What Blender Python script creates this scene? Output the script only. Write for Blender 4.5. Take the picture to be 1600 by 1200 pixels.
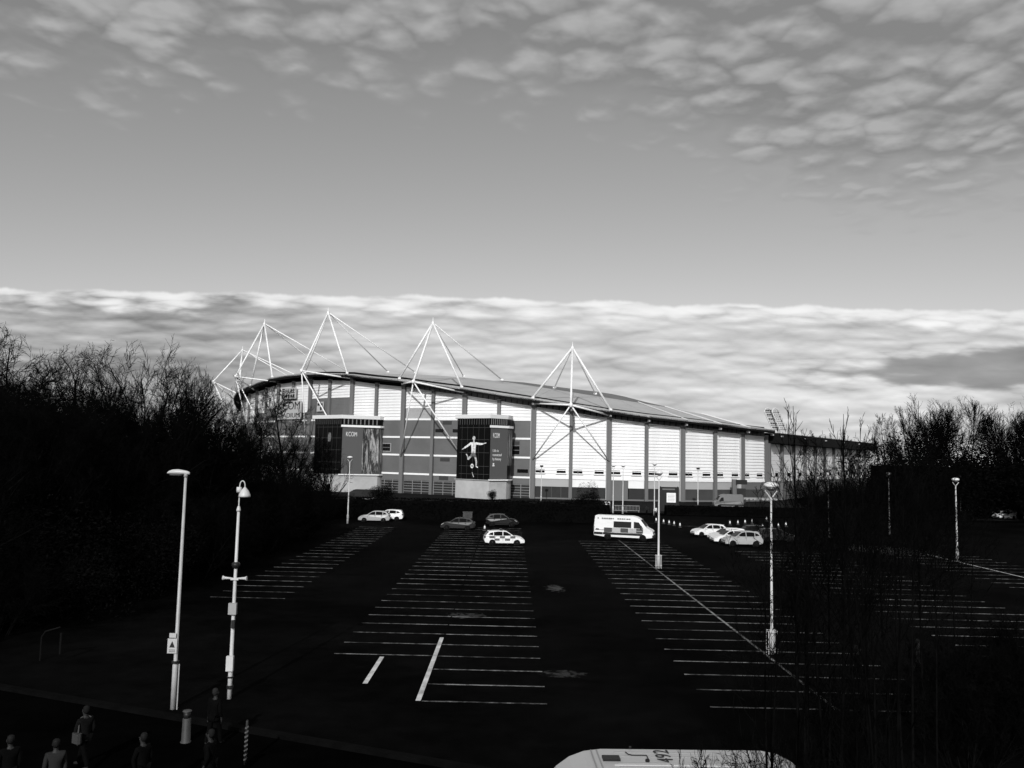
import bpy, bmesh, math, random
import numpy as np
from mathutils import Vector, Matrix

for o in list(bpy.data.objects): bpy.data.objects.remove(o)
SC = bpy.context.scene
COL = SC.collection
R = math.radians
V = Vector

# ------------------------------------------------------------------ camera
CAM_H = 9.35
PITCH, ROLL, FOC = math.atan(112 / 1300), 0.022, 1300
cd = bpy.data.cameras.new('camera')
cam = bpy.data.objects.new('camera', cd); COL.objects.link(cam)
cd.sensor_fit = 'HORIZONTAL'; cd.sensor_width = 36.0; cd.lens = 36.0 * FOC / 1600
cd.clip_start = 0.1; cd.clip_end = 6000
fw = V((0, math.cos(PITCH), math.sin(PITCH))); up0 = V((0, -math.sin(PITCH), math.cos(PITCH))); rt0 = V((1, 0, 0))
rt = rt0 * math.cos(ROLL) + up0 * math.sin(ROLL); up = up0 * math.cos(ROLL) - rt0 * math.sin(ROLL)
M = Matrix((rt, up, -fw)).transposed().to_4x4(); M.translation = (0, 0, CAM_H)
cam.matrix_world = M
SC.camera = cam

# ------------------------------------------------------------------ light
SUN_AZ, SUN_EL = R(189), R(28)          # clockwise from +Y: behind the camera, a little to its left
SUN_DIR = V((math.sin(SUN_AZ) * math.cos(SUN_EL), math.cos(SUN_AZ) * math.cos(SUN_EL), math.sin(SUN_EL)))
sl = bpy.data.lights.new('sun', 'SUN'); sl.energy = 3.2; sl.angle = R(0.5); sl.color = (1, 1, 1)
so = bpy.data.objects.new('sun', sl); COL.objects.link(so)
so.rotation_euler = SUN_DIR.to_track_quat('Z', 'Y').to_euler(); so.location = (-20, -80, 60)
vs = SC.view_settings
vs.view_transform = 'Standard'; vs.look = 'None'; vs.gamma = 1.0; vs.exposure = 0.0; vs.use_curve_mapping = False

SC.render.engine = 'CYCLES'
SC.cycles.max_bounces = 3; SC.cycles.diffuse_bounces = 2; SC.cycles.glossy_bounces = 2; SC.cycles.transmission_bounces = 1
SC.cycles.caustics_reflective = False; SC.cycles.caustics_refractive = False

class NT:
    """tiny helper for shader node trees"""
    def __init__(s, tree): s.t = tree; s.n = tree.nodes; s.l = tree.links
    def new(s, typ, **kw):
        n = s.n.new(typ)
        for k, v in kw.items(): setattr(n, k, v)
        return n
    def put(s, sock, v):
        if isinstance(v, bpy.types.NodeSocket): s.l.new(v, sock)
        else: sock.default_value = v
    def m(s, op, a, b=0.0, c=None):
        n = s.new('ShaderNodeMath', operation=op); s.put(n.inputs[0], a); s.put(n.inputs[1], b)
        if c is not None: s.put(n.inputs[2], c)
        return n.outputs[0]
    def sstep(s, v, a, b, lo=0.0, hi=1.0):
        n = s.new('ShaderNodeMapRange', interpolation_type='SMOOTHSTEP')
        s.put(n.inputs['Value'], v); n.inputs['From Min'].default_value = a; n.inputs['From Max'].default_value = b
        n.inputs['To Min'].default_value = lo; n.inputs['To Max'].default_value = hi
        return n.outputs[0]
    def xyz(s, x, y, z=0.0):
        n = s.new('ShaderNodeCombineXYZ')
        for i, v in enumerate((x, y, z)): s.put(n.inputs[i], v)
        return n.outputs[0]
    def noise(s, vec, scale, detail=4.0, rough=0.55, dist=0.0):
        n = s.new('ShaderNodeTexNoise'); s.put(n.inputs['Vector'], vec)
        n.inputs['Scale'].default_value = scale; n.inputs['Detail'].default_value = detail
        n.inputs['Roughness'].default_value = rough; n.inputs['Distortion'].default_value = dist
        return n.outputs[0]
    def add3(s, v, n, k):
        m = s.new('ShaderNodeVectorMath', operation='MULTIPLY_ADD'); s.l.new(n, m.inputs[0]); m.inputs[1].default_value = (k, k, 0); s.l.new(v, m.inputs[2])
        return m.outputs[0]
    def puffs(s, vec, scale, k=0.55):
        nz = s.new('ShaderNodeTexNoise'); s.l.new(vec, nz.inputs['Vector']); nz.inputs['Scale'].default_value = scale * 1.3; nz.inputs['Detail'].default_value = 1.0
        off = s.new('ShaderNodeVectorMath', operation='SUBTRACT'); s.l.new(nz.outputs['Color'], off.inputs[0]); off.inputs[1].default_value = (.5, .5, .5)
        w = s.add3(vec, off.outputs[0], k / scale)
        n = s.new('ShaderNodeTexVoronoi', voronoi_dimensions='2D', feature='F1'); s.l.new(w, n.inputs['Vector']); n.inputs['Scale'].default_value = scale
        return s.m('SUBTRACT', 1.0, n.outputs['Distance'])
    def mix(s, f, a, b):
        n = s.new('ShaderNodeMix', data_type='FLOAT'); s.put(n.inputs[0], f); s.put(n.inputs[2], a); s.put(n.inputs[3], b)
        return n.outputs[0]

W = bpy.data.worlds.new('World'); SC.world = W; W.use_nodes = True
nt = NT(W.node_tree); nt.n.clear()
BG = 0.15
W.cycles.sampling_method = 'MANUAL'; W.cycles.sample_map_resolution = 256
def build_sky():
    sky = nt.new('ShaderNodeTexSky', sky_type='NISHITA', sun_disc=False)
    sky.sun_elevation = SUN_EL; sky.sun_rotation = SUN_AZ; sky.altitude = 10; sky.air_density = 1.0; sky.dust_density = 1.6; sky.ozone_density = 1.0
    sp = nt.new('ShaderNodeSeparateColor'); nt.l.new(sky.outputs[0], sp.inputs[0])
    base = nt.m('ADD', nt.m('MULTIPLY', sp.outputs[0], SKY_R), nt.m('MULTIPLY', sp.outputs[1], SKY_G))
    tc = nt.new('ShaderNodeTexCoord'); s3 = nt.new('ShaderNodeSeparateXYZ'); nt.l.new(tc.outputs['Generated'], s3.inputs[0])
    x, y, z = s3.outputs
    az = nt.m('ARCTAN2', x, y)
    zc = nt.m('MAXIMUM', z, 0.0)
    # both cloud decks run out in straight fronts square to the view: u along the front, w up it
    ay = nt.m('MAXIMUM', nt.m('ABSOLUTE', y), 0.04)
    u = nt.m('DIVIDE', x, ay); w = nt.m('DIVIDE', z, ay)
    # --- high broken altocumulus, laid out on a level sheet overhead
    den = nt.m('ADD', zc, 0.10)
    qx, qy = nt.m('DIVIDE', x, den), nt.m('DIVIDE', y, den)
    q = nt.xyz(qx, qy)
    def sheet_d(v):
        a_ = nt.noise(v, 5.5, 4, 0.56); p_ = nt.puffs(v, 8.5, 0.8)
        return nt.m('ADD', nt.m('MULTIPLY', a_, 0.62), nt.m('MULTIPLY', p_, 0.38))
    big = nt.noise(q, 1.7, 2, 0.5)
    d0 = sheet_d(q); d1 = sheet_d(nt.xyz(nt.m('MULTIPLY', qx, 0.988), nt.m('SUBTRACT', qy, 0.022)))
    edge = nt.m('SUBTRACT', 0.470, nt.m('MULTIPLY', nt.sstep(u, -0.05, 0.45), 0.130))
    cov = nt.m('ADD', nt.m('SUBTRACT', nt.m('MINIMUM', w, 1.0), edge), nt.m('MULTIPLY', nt.m('SUBTRACT', big, 0.5), 0.14))
    cov = nt.m('ADD', nt.m('MULTIPLY', nt.m('MINIMUM', cov, 0.12), 1.6), nt.m('MULTIPLY', nt.m('SUBTRACT', d0, 0.55), 0.42))
    a_hi = nt.m('MULTIPLY', nt.sstep(cov, -0.09, 0.11), 0.95)
    mod = nt.m('ADD', nt.sstep(d0, 0.42, 0.70, 0.10, 0.80), nt.m('MULTIPLY', nt.m('SUBTRACT', d0, d1), 2.4))
    mod = nt.m('ADD', mod, nt.m('MULTIPLY', nt.m('SUBTRACT', big, 0.5), 0.7))
    hi_val = nt.mix(mod, 0.235, 0.43)
    # --- the low cloud bank along the horizon
    wob = nt.noise(nt.xyz(nt.m('MULTIPLY', u, 13.0), 3.7), 1.0, 4, 0.55)
    top = nt.m('ADD', 0.191, nt.m('MULTIPLY', nt.m('SUBTRACT', wob, 0.5), 0.022))
    dep = nt.m('SUBTRACT', top, w)
    a_bank = nt.sstep(dep, -0.0005, 0.0045)
    uu = nt.m('MULTIPLY', u, 15.0); vv = nt.m('MULTIPLY', w, 66.0)
    def bank_d(v):
        return nt.m('ADD', nt.m('MULTIPLY', nt.noise(v, 0.85, 4, 0.56), 0.65), nt.m('MULTIPLY', nt.puffs(v, 1.0, 0.9), 0.35))
    st = bank_d(nt.xyz(uu, vv)); st_up = bank_d(nt.xyz(uu, nt.m('ADD', vv, 0.30)))
    puff = nt.m('SUBTRACT', st, st_up)
    st2 = nt.noise(nt.xyz(nt.m('MULTIPLY', u, 3.6), nt.m('MULTIPLY', w, 17.0), 7.1), 1.0, 4, 0.5)
    swing = nt.sstep(nt.m('SINE', nt.m('ADD', az, 0.05)), -0.42, 0.12)
    body = nt.m('ADD', nt.mix(swing, 0.41, 0.65), nt.m('MULTIPLY', nt.m('SUBTRACT', st, 0.56), 0.44))
    body = nt.m('ADD', body, nt.m('MULTIPLY', puff, 0.4))
    body = nt.m('ADD', body, nt.m('MULTIPLY', nt.m('SUBTRACT', st2, 0.5), 0.45))
    body = nt.m('MAXIMUM', body, 0.2)
    rim = nt.sstep(nt.m('ADD', dep, nt.m('MULTIPLY', nt.m('SUBTRACT', st, 0.56), -0.07)), 0.030, 0.004)
    bank = nt.mix(rim, body, nt.m('ADD', nt.mix(swing, 0.80, 0.86), nt.m('MULTIPLY', nt.m('SUBTRACT', st, 0.56), 0.45)))
    # a darker cloud lying in the bank to the right
    ex = nt.m('DIVIDE', nt.m('SUBTRACT', u, 0.70), 0.36)
    ey = nt.m('DIVIDE', nt.m('SUBTRACT', w, nt.m('ADD', 0.082, nt.m('MULTIPLY', u, 0.062))), 0.025)
    rr = nt.m('ADD', nt.m('MULTIPLY', ex, ex), nt.m('MULTIPLY', ey, ey))
    rr = nt.m('ADD', rr, nt.m('MULTIPLY', nt.m('SUBTRACT', st2, 0.5), 1.6))
    rr = nt.m('ADD', rr, nt.m('MULTIPLY', nt.m('SUBTRACT', st, 0.56), 2.4))
    dkv = nt.m('ADD', nt.m('ADD', 0.34, nt.m('MULTIPLY', nt.m('SUBTRACT', st2, 0.5), 0.14)), nt.m('MULTIPLY', nt.m('SUBTRACT', st, 0.56), 0.25))
    bank = nt.mix(nt.sstep(rr, 1.35, 0.45), bank, dkv)
    v = nt.mix(a_hi, base, nt.m('DIVIDE', hi_val, BG))
    v = nt.mix(a_bank, v, nt.m('DIVIDE', bank, BG))
    cc = nt.new('ShaderNodeCombineColor')
    for i in range(3): nt.l.new(v, cc.inputs[i])
    bg = nt.new('ShaderNodeBackground'); nt.l.new(cc.outputs[0], bg.inputs[0]); bg.inputs[1].default_value = BG
    out = nt.new('ShaderNodeOutputWorld'); nt.l.new(bg.outputs[0], out.inputs[0])
SKY_R, SKY_G = 0.68, 0.32
build_sky()

# ------------------------------------------------------------------ materials
MATS = {}
def mat(name, g, rough=0.6, spec=0.3, var=0.0, vscale=1.0, bump=0.0, bscale=20.0, metal=0.0, trans=0.0, stretch=None):
    if name in MATS: return MATS[name]
    m = bpy.data.materials.new(name); m.use_nodes = True
    t = NT(m.node_tree); b = t.n['Principled BSDF']
    b.inputs['Base Color'].default_value = (g, g, g, 1); b.inputs['Roughness'].default_value = rough
    b.inputs['Specular IOR Level'].default_value = spec; b.inputs['Metallic'].default_value = metal
    if var or bump:
        tc = t.new('ShaderNodeTexCoord'); vec = tc.outputs['Object']
        if stretch:
            mp = t.new('ShaderNodeMapping'); mp.inputs['Scale'].default_value = stretch; t.l.new(vec, mp.inputs[0]); vec = mp.outputs[0]
        if var:
            n = t.noise(vec, vscale, 5, 0.6)
            f = t.sstep(n, 0.3, 0.7, g * (1 - var), g * (1 + var))
            c = t.new('ShaderNodeCombineColor')
            for i in range(3): t.l.new(f, c.inputs[i])
            t.l.new(c.outputs[0], b.inputs['Base Color'])
        if bump:
            n2 = t.noise(vec, bscale, 3, 0.6)
            bp = t.new('ShaderNodeBump'); bp.inputs['Strength'].default_value = bump; bp.inputs['Distance'].default_value = 0.02
            t.l.new(n2, bp.inputs['Height']); t.l.new(bp.outputs[0], b.inputs['Normal'])
    MATS[name] = m
    return m

# ------------------------------------------------------------------ mesh helpers
class MB:
    def __init__(s): s.v = []; s.f = []; s.mi = []; s.cur = 0
    def add(s, vs, fs):
        k = len(s.v); s.v += [tuple(p) for p in vs]
        s.f += [tuple(i + k for i in f) for f in fs]; s.mi += [s.cur] * len(fs)
        return s
    def box(s, c, size, rz=0.0, mtx=None):
        hx, hy, hz = [d / 2 for d in size]
        m = mtx or Matrix.Rotation(rz, 3, 'Z')
        vs = [m @ V((x, y, z)) + V(c) for z in (-hz, hz) for x, y in ((-hx, -hy), (hx, -hy), (hx, hy), (-hx, hy))]
        return s.add(vs, [(3, 2, 1, 0), (4, 5, 6, 7), (0, 1, 5, 4), (1, 2, 6, 5), (2, 3, 7, 6), (3, 0, 4, 7)])
    def tube(s, p0, p1, r0, r1=None, n=8, caps=True):
        p0, p1 = V(p0), V(p1); r1 = r0 if r1 is None else r1
        d = (p1 - p0).normalized(); a = d.orthogonal().normalized(); b = d.cross(a)
        vs = []
        for p, r in ((p0, r0), (p1, r1)):
            for k in range(n):
                t = 2 * math.pi * k / n; vs.append(p + (a * math.cos(t) + b * math.sin(t)) * r)
        fs = [(k, (k + 1) % n, n + (k + 1) % n, n + k) for k in range(n)]
        if caps: fs += [tuple(range(n))[::-1], tuple(range(n, 2 * n))]
        return s.add(vs, fs)
    def path(s, pts, rs, n=8):
        for k in range(len(pts) - 1): s.tube(pts[k], pts[k + 1], rs[k] if hasattr(rs, '__len__') else rs, rs[k + 1] if hasattr(rs, '__len__') else rs, n)
        return s
    def lathe(s, prof, n=16, c=(0, 0, 0), axis='Z'):
        vs = []
        for r, h in prof:
            for k in range(n):
                t = 2 * math.pi * k / n; x, y = r * math.cos(t), r * math.sin(t)
                p = (x, y, h) if axis == 'Z' else (x, h, y)
                vs.append(V(p) + V(c))
        fs = []
        for j in range(len(prof) - 1):
            for k in range(n):
                q = (j * n + k, j * n + (k + 1) % n, (j + 1) * n + (k + 1) % n, (j + 1) * n + k)
                fs.append(q if axis == 'Z' else q[::-1])
        e = tuple(range(n)); t_ = tuple(range((len(prof) - 1) * n, len(prof) * n))
        fs += [e[::-1], t_] if axis == 'Z' else [e, t_[::-1]]
        return s.add(vs, fs)
    def prism(s, poly, z0, z1):
        n = len(poly); vs = [(x, y, z0) for x, y in poly] + [(x, y, z1) for x, y in poly]
        return s.add(vs, [tuple(range(n))[::-1], tuple(range(n, 2 * n))] + [(k, (k + 1) % n, n + (k + 1) % n, n + k) for k in range(n)])
    def slab(s, poly3, off):
        """a 3-D polygon given thickness along off"""
        n = len(poly3); o = V(off); vs = [V(p) for p in poly3] + [V(p) + o for p in poly3]
        return s.add(vs, [tuple(range(n))[::-1], tuple(range(n, 2 * n))] + [(k, (k + 1) % n, n + (k + 1) % n, n + k) for k in range(n)])
    def mesh(s, name, mats, smooth=False):
        me = bpy.data.meshes.new(name); me.from_pydata(s.v, [], s.f)
        for m in (mats if isinstance(mats, (list, tuple)) else [mats]): me.materials.append(m)
        if any(s.mi): me.polygons.foreach_set('material_index', s.mi)
        if smooth: me.polygons.foreach_set('use_smooth', [True] * len(me.polygons))
        bm = bmesh.new(); bm.from_mesh(me); bmesh.ops.recalc_face_normals(bm, faces=bm.faces); bm.to_mesh(me); bm.free()
        me.update()
        return me

def tag(o, label=None, cat=None, group=None, kind=None):
    if label: o['label'] = label
    if cat: o['category'] = cat
    if group: o['group'] = group
    if kind: o['kind'] = kind
    return o
def thing(name, label, cat, loc=(0, 0, 0), rz=0.0, group=None):
    o = bpy.data.objects.new(name, None); COL.objects.link(o); o.location = loc; o.rotation_euler = (0, 0, rz)
    o.empty_display_size = 0.3
    return tag(o, label, cat, group)
def link(name, me, parent=None, loc=(0, 0, 0)):
    o = bpy.data.objects.new(name, me); COL.objects.link(o); o.location = loc
    if parent: o.parent = parent
    return o
def part(name, mb, mats, parent=None, smooth=False, loc=(0, 0, 0)):
    return link(name, mb.mesh(name, mats, smooth), parent, loc)
_cubes = {}
def cube(name, parent, m, c, size, rz=0.0):
    """a box piece that shares one unit-cube mesh per material"""
    if m.name not in _cubes: _cubes[m.name] = MB().box((0, 0, 0), (1, 1, 1)).mesh('block', m)
    o = link(name, _cubes[m.name], parent, c); o.scale = size; o.rotation_euler = (0, 0, rz)
    return o
def copy_tree(o, parent=None):
    c = o.copy(); COL.objects.link(c); c.parent = parent
    for ch in list(o.children): copy_tree(ch, c)
    return c
def text_mesh(body, size, m, depth=0.01, align='LEFT', spacing=1.0):
    cu = bpy.data.curves.new('lettering', 'FONT'); cu.body = body; cu.size = size; cu.extrude = depth; cu.align_x = align; cu.space_character = spacing
    o = bpy.data.objects.new('lettering', cu); COL.objects.link(o)
    dg = bpy.context.evaluated_depsgraph_get()
    me = bpy.data.meshes.new_from_object(o.evaluated_get(dg)); bpy.data.objects.remove(o); bpy.data.curves.remove(cu)
    me.name = 'lettering'; me.materials.clear(); me.materials.append(m)
    return me
# ------------------------------------------------------------------ surfaces
WHITE = mat('white_cladding', 0.74, 0.5, 0.3, 0.06, 0.25, stretch=(1, 1, 0.2))
WHITE2 = mat('white_steel', 0.8, 0.4, 0.4)
GREYC = mat('grey_cladding', 0.12, 0.45, 0.3, 0.10, 0.2)
GREYL = mat('light_grey_cladding', 0.34, 0.5, 0.3, 0.08, 0.3)
COLM = mat('column_concrete', 0.13, 0.7, 0.2, 0.15, 0.8)
RENDER = mat('pale_render', 0.40, 0.8, 0.2, 0.10, 0.4)
ROOFM = mat('roof_sheet', 0.42, 0.6, 0.2, 0.07, 0.15)
ROOFD = mat('dark_roof_sheet', 0.15, 0.55, 0.2, 0.08, 0.2)
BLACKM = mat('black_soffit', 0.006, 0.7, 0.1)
GLASS = mat('dark_glass', 0.006, 0.12, 0.35)
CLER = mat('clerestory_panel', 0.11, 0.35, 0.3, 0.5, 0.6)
DOORM = mat('dark_door', 0.022, 0.6, 0.2, 0.2, 0.6)
STRUT = mat('mast_steel', 0.8, 0.4, 0.4, 0.05, 1.0)
def asphalt_mat():
    m = bpy.data.materials.new('asphalt'); m.use_nodes = True; t = NT(m.node_tree); b = t.n['Principled BSDF']
    tc = t.new('ShaderNodeTexCoord'); p = tc.outputs['Object']
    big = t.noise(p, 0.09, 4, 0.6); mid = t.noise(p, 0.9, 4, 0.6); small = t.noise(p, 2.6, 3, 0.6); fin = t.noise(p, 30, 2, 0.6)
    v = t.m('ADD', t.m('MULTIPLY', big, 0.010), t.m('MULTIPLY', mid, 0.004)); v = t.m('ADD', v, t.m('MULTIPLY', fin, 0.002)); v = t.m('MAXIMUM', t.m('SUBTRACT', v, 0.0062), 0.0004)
    c = t.new('ShaderNodeCombineColor')
    for i in range(3): t.l.new(v, c.inputs[i])
    t.l.new(c.outputs[0], b.inputs['Base Color'])
    b.inputs['Roughness'].default_value = 0.95; b.inputs['Specular IOR Level'].default_value = 0.02
    # damp hollows: smoother, shinier ground
    s3 = t.new('ShaderNodeSeparateXYZ'); t.l.new(p, s3.inputs[0]); wet = None
    for x, y, rx, ry in ((3.4, 60.4, .7, 1.6), (2.5, 36.9, 1.0, .6), (-2.4, 49.5, 1.2, .9), (41, 92, 5.0, 5.0)):
        dx = t.m('DIVIDE', t.m('SUBTRACT', s3.outputs[0], x), rx); dy = t.m('DIVIDE', t.m('SUBTRACT', s3.outputs[1], y), ry)
        e = t.m('ADD', t.m('ADD', t.m('MULTIPLY', dx, dx), t.m('MULTIPLY', dy, dy)), t.m('MULTIPLY', t.m('SUBTRACT', small, 0.5), 5.0))
        k = t.sstep(e, 1.15, 0.1); wet = k if wet is None else t.m('MAXIMUM', wet, k)
    t.l.new(t.mix(wet, 0.97, 0.42), b.inputs['Roughness']); t.l.new(t.mix(wet, 0.012, 0.055), b.inputs['Specular IOR Level'])
    MATS['asphalt'] = m; return m
ASPH = asphalt_mat()
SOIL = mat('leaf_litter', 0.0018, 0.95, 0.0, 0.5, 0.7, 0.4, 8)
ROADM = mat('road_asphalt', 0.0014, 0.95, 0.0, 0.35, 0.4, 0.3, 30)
KERBM = mat('kerb_concrete', 0.003, 0.9, 0.02, 0.3, 1.5)
def paint_mat():
    m = bpy.data.materials.new('worn_line_paint'); m.use_nodes = True; t = NT(m.node_tree); b = t.n['Principled BSDF']
    geo = t.new('ShaderNodeNewGeometry'); n = t.noise(geo.outputs['Position'], 1.6, 6, 0.7); n2 = t.noise(geo.outputs['Position'], 0.12, 3, 0.5)
    f = t.m('ADD', n, t.m('MULTIPLY', n2, 0.6)); v = t.sstep(f, 0.55, 0.93, 0.28, 0.012)
    c = t.new('ShaderNodeCombineColor')
    for i in range(3): t.l.new(v, c.inputs[i])
    t.l.new(c.outputs[0], b.inputs['Base Color']); b.inputs['Roughness'].default_value = 0.8; b.inputs['Specular IOR Level'].default_value = 0.1
    MATS['paint'] = m; return m
PAINT = paint_mat()
PAINT2 = mat('fresh_line_paint', 0.5, 0.7, 0.2, 0.35, 1.2)

# ------------------------------------------------------------------ ground
def sheet(name, x0, y0, x1, y1, z, m):
    mb = MB(); mb.add([(x0, y0, z), (x1, y0, z), (x1, y1, z), (x0, y1, z)], [(0, 1, 2, 3)])
    return tag(part(name, mb, m), kind='structure')
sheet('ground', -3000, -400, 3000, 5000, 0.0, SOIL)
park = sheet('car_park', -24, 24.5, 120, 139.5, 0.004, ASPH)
mb = MB(); mb.prism([(-60, 5), (60, 5), (60, 24.2), (2.2, 24.2), (-20.6, 33.2), (-60, 49)], -0.05, 0.008)
tag(part('access_road', mb, ROADM), kind='structure')
mb = MB(); mb.slab([(2.2, 24.2, 0.13), (-20.6, 33.2, 0.13), (-20.45, 33.5, 0.13), (2.3, 24.5, 0.13)], (0, 0, -0.15))
tag(part('kerb', mb, KERBM), kind='structure')
sheet('forecourt', -90, 145, 110, 205, 0.006, mat('forecourt_paving', 0.012, 0.9, 0.02, 0.3, 0.3))

# parking bays: double rows 9.5 m deep at 15.6 m centres, stalls 2.37 m wide
line_me = MB().box((0, 0, 0.003), (4.75, 0.11, 0.006)).mesh('parking_line', PAINT)
PITCHY = 2.37
for cx, lo, hi, l_first, r_first in ((-18.9, 9, 32, 99, 9), (-3.2, 0, 33, 3, 0), (12.6, 0, 27, 0, 0), (28.2, 1, 24, 1, 1), (43.8, 5, 24, 5, 5)):
    for k in range(lo, hi):
        yy = 32.48 + k * PITCHY
        for sx, first in ((-1, l_first), (1, r_first)):
            if k < first: continue
            o = link('parking_line', line_me, park, (cx + sx * 2.42, yy + (0.06 if sx < 0 else 0), 0.0045)); o.rotation_euler = (0, 0, -0.004)
for x0, y0, x1, y1, w in ((12.6, 32.5, 12.6, 96.5, 0.14), (-3.3, 32.5, -3.3, 43.5, 0.2), (-5.7, 34.7, -5.7, 39.2, 0.2), (43.8, 50, 43.8, 88, 0.16), (24, 118.5, 31.5, 118.5, 0.12), (16, 131, 21, 131, 0.12), (14.5, 122, 24, 122, 0.1)):
    d = V((x1 - x0, y1 - y0, 0)); L = d.length
    mb = MB().box(((x0 + x1) / 2, (y0 + y1) / 2, 0.0135), (L, w, 0.004), math.atan2(d.y, d.x))
    part('bay_line', mb, PAINT2 if w > 0.15 else PAINT, park)
# ------------------------------------------------------------------ the stadium bowl
PC = [(-78.16, 249.13, 25.9), (-73.81, 242.1, 26.3), (-69.1, 235.31, 26.9), (-63.92, 228.87, 27.66), (-58.3, 222.81, 27.78), (-52.31, 217.11, 27.91), (-46.09, 211.66, 27.55),
      (-39.44, 206.76, 27.09), (-32.6, 202.12, 26.04), (-25.49, 197.91, 25.22), (-18.09, 194.22, 24.03), (-10.54, 190.84, 23.0), (-2.67, 188.0, 21.7), (5.11, 185.9, 20.5),
      (13.38, 184.9, 19.29), (21.72, 184.4, 18.16), (29.98, 184.6, 17.22), (38.17, 185.9, 16.58), (45.98, 188.5, 15.98), (53.18, 192.43, 15.52), (60.05, 197.02, 15.19)]
a = math.atan2(PC[0][1] - PC[1][1], PC[0][0] - PC[1][0]); p = PC[0]
EXTRA = 5
for k in range(EXTRA):
    a -= R(4.5); p = (p[0] + 8.25 * math.cos(a), p[1] + 8.25 * math.sin(a), p[2] - 0.5 - 0.15 * k); PC.insert(0, p)
NC = len(PC)
PX = [V((q[0], q[1], 0)) for q in PC]; ZT = [q[2] for q in PC]
def tang(i):
    return (PX[min(i + 1, NC - 1)] - PX[max(i - 1, 0)]).normalized()
TT = [tang(i) for i in range(NC)]; NN = [V((t.y, -t.x, 0)) for t in TT]
c0 = EXTRA                                   # index of the first measured column
STC = V((0, 185, 0))
stad = thing('stadium', 'large curved white and grey stadium stand with a sloping roof and white steel masts', 'stadium', STC)
def sp(name, mb, m, parent=None, smooth=False):
    return part(name, mb, m, parent or stad, smooth, (0, 0, 0) if parent else -STC)
def bay(i):
    d = PX[i + 1] - PX[i]; L = d.length; t = d / L
    return PX[i], t, V((t.y, -t.x, 0)), L, math.atan2(t.y, t.x)
def wallbox(name, i, f0, f1, z0, z1, o0, o1, m, parent=None):
    P, t, n, L, rz = bay(i)
    c = P + t * (L * (f0 + f1) / 2) + n * ((o0 + o1) / 2) + V((0, 0, (z0 + z1) / 2)) - STC
    if parent is None: return cube(name, stad, m, c, (L * (f1 - f0), abs(o1 - o0), z1 - z0), rz)
    return part(name, MB().box(c + STC, (L * (f1 - f0), abs(o1 - o0), z1 - z0), rz), m, parent)
def cladding(i, z0, topL, topR, m, step=0.7, lap=0.17, f0=0.0, f1=1.0):
    """lapped sheeting: each course tilts out at its lower edge"""
    P, t, n, L, rz = bay(i); mb = MB(); z = z0
    A = P + t * (L * f0); B = P + t * (L * f1)
    while z < max(topL, topR) - 0.01:
        zl0, zr0 = min(z, topL), min(z, topR); zl1, zr1 = min(z + step, topL), min(z + step, topR)
        o0, o1 = n * (0.03 + lap), n * 0.03
        up_ = lambda q, h: (q.x, q.y, h)
        mb.add([up_(A + o0, zl0), up_(B + o0, zr0), up_(B + o1, zr1), up_(A + o1, zl1)], [(0, 1, 2, 3)])
        mb.add([up_(A + o1, zl0), up_(B + o1, zr0), up_(B + o0, zr0), up_(A + o0, zl0)], [(0, 1, 2, 3)])
        z += step
    return sp('cladding_panel', mb, m)
FL = (17.4, 13.2, 9.0, 4.6)                  # floor lines
gap = lambda i: c0 + i
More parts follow.
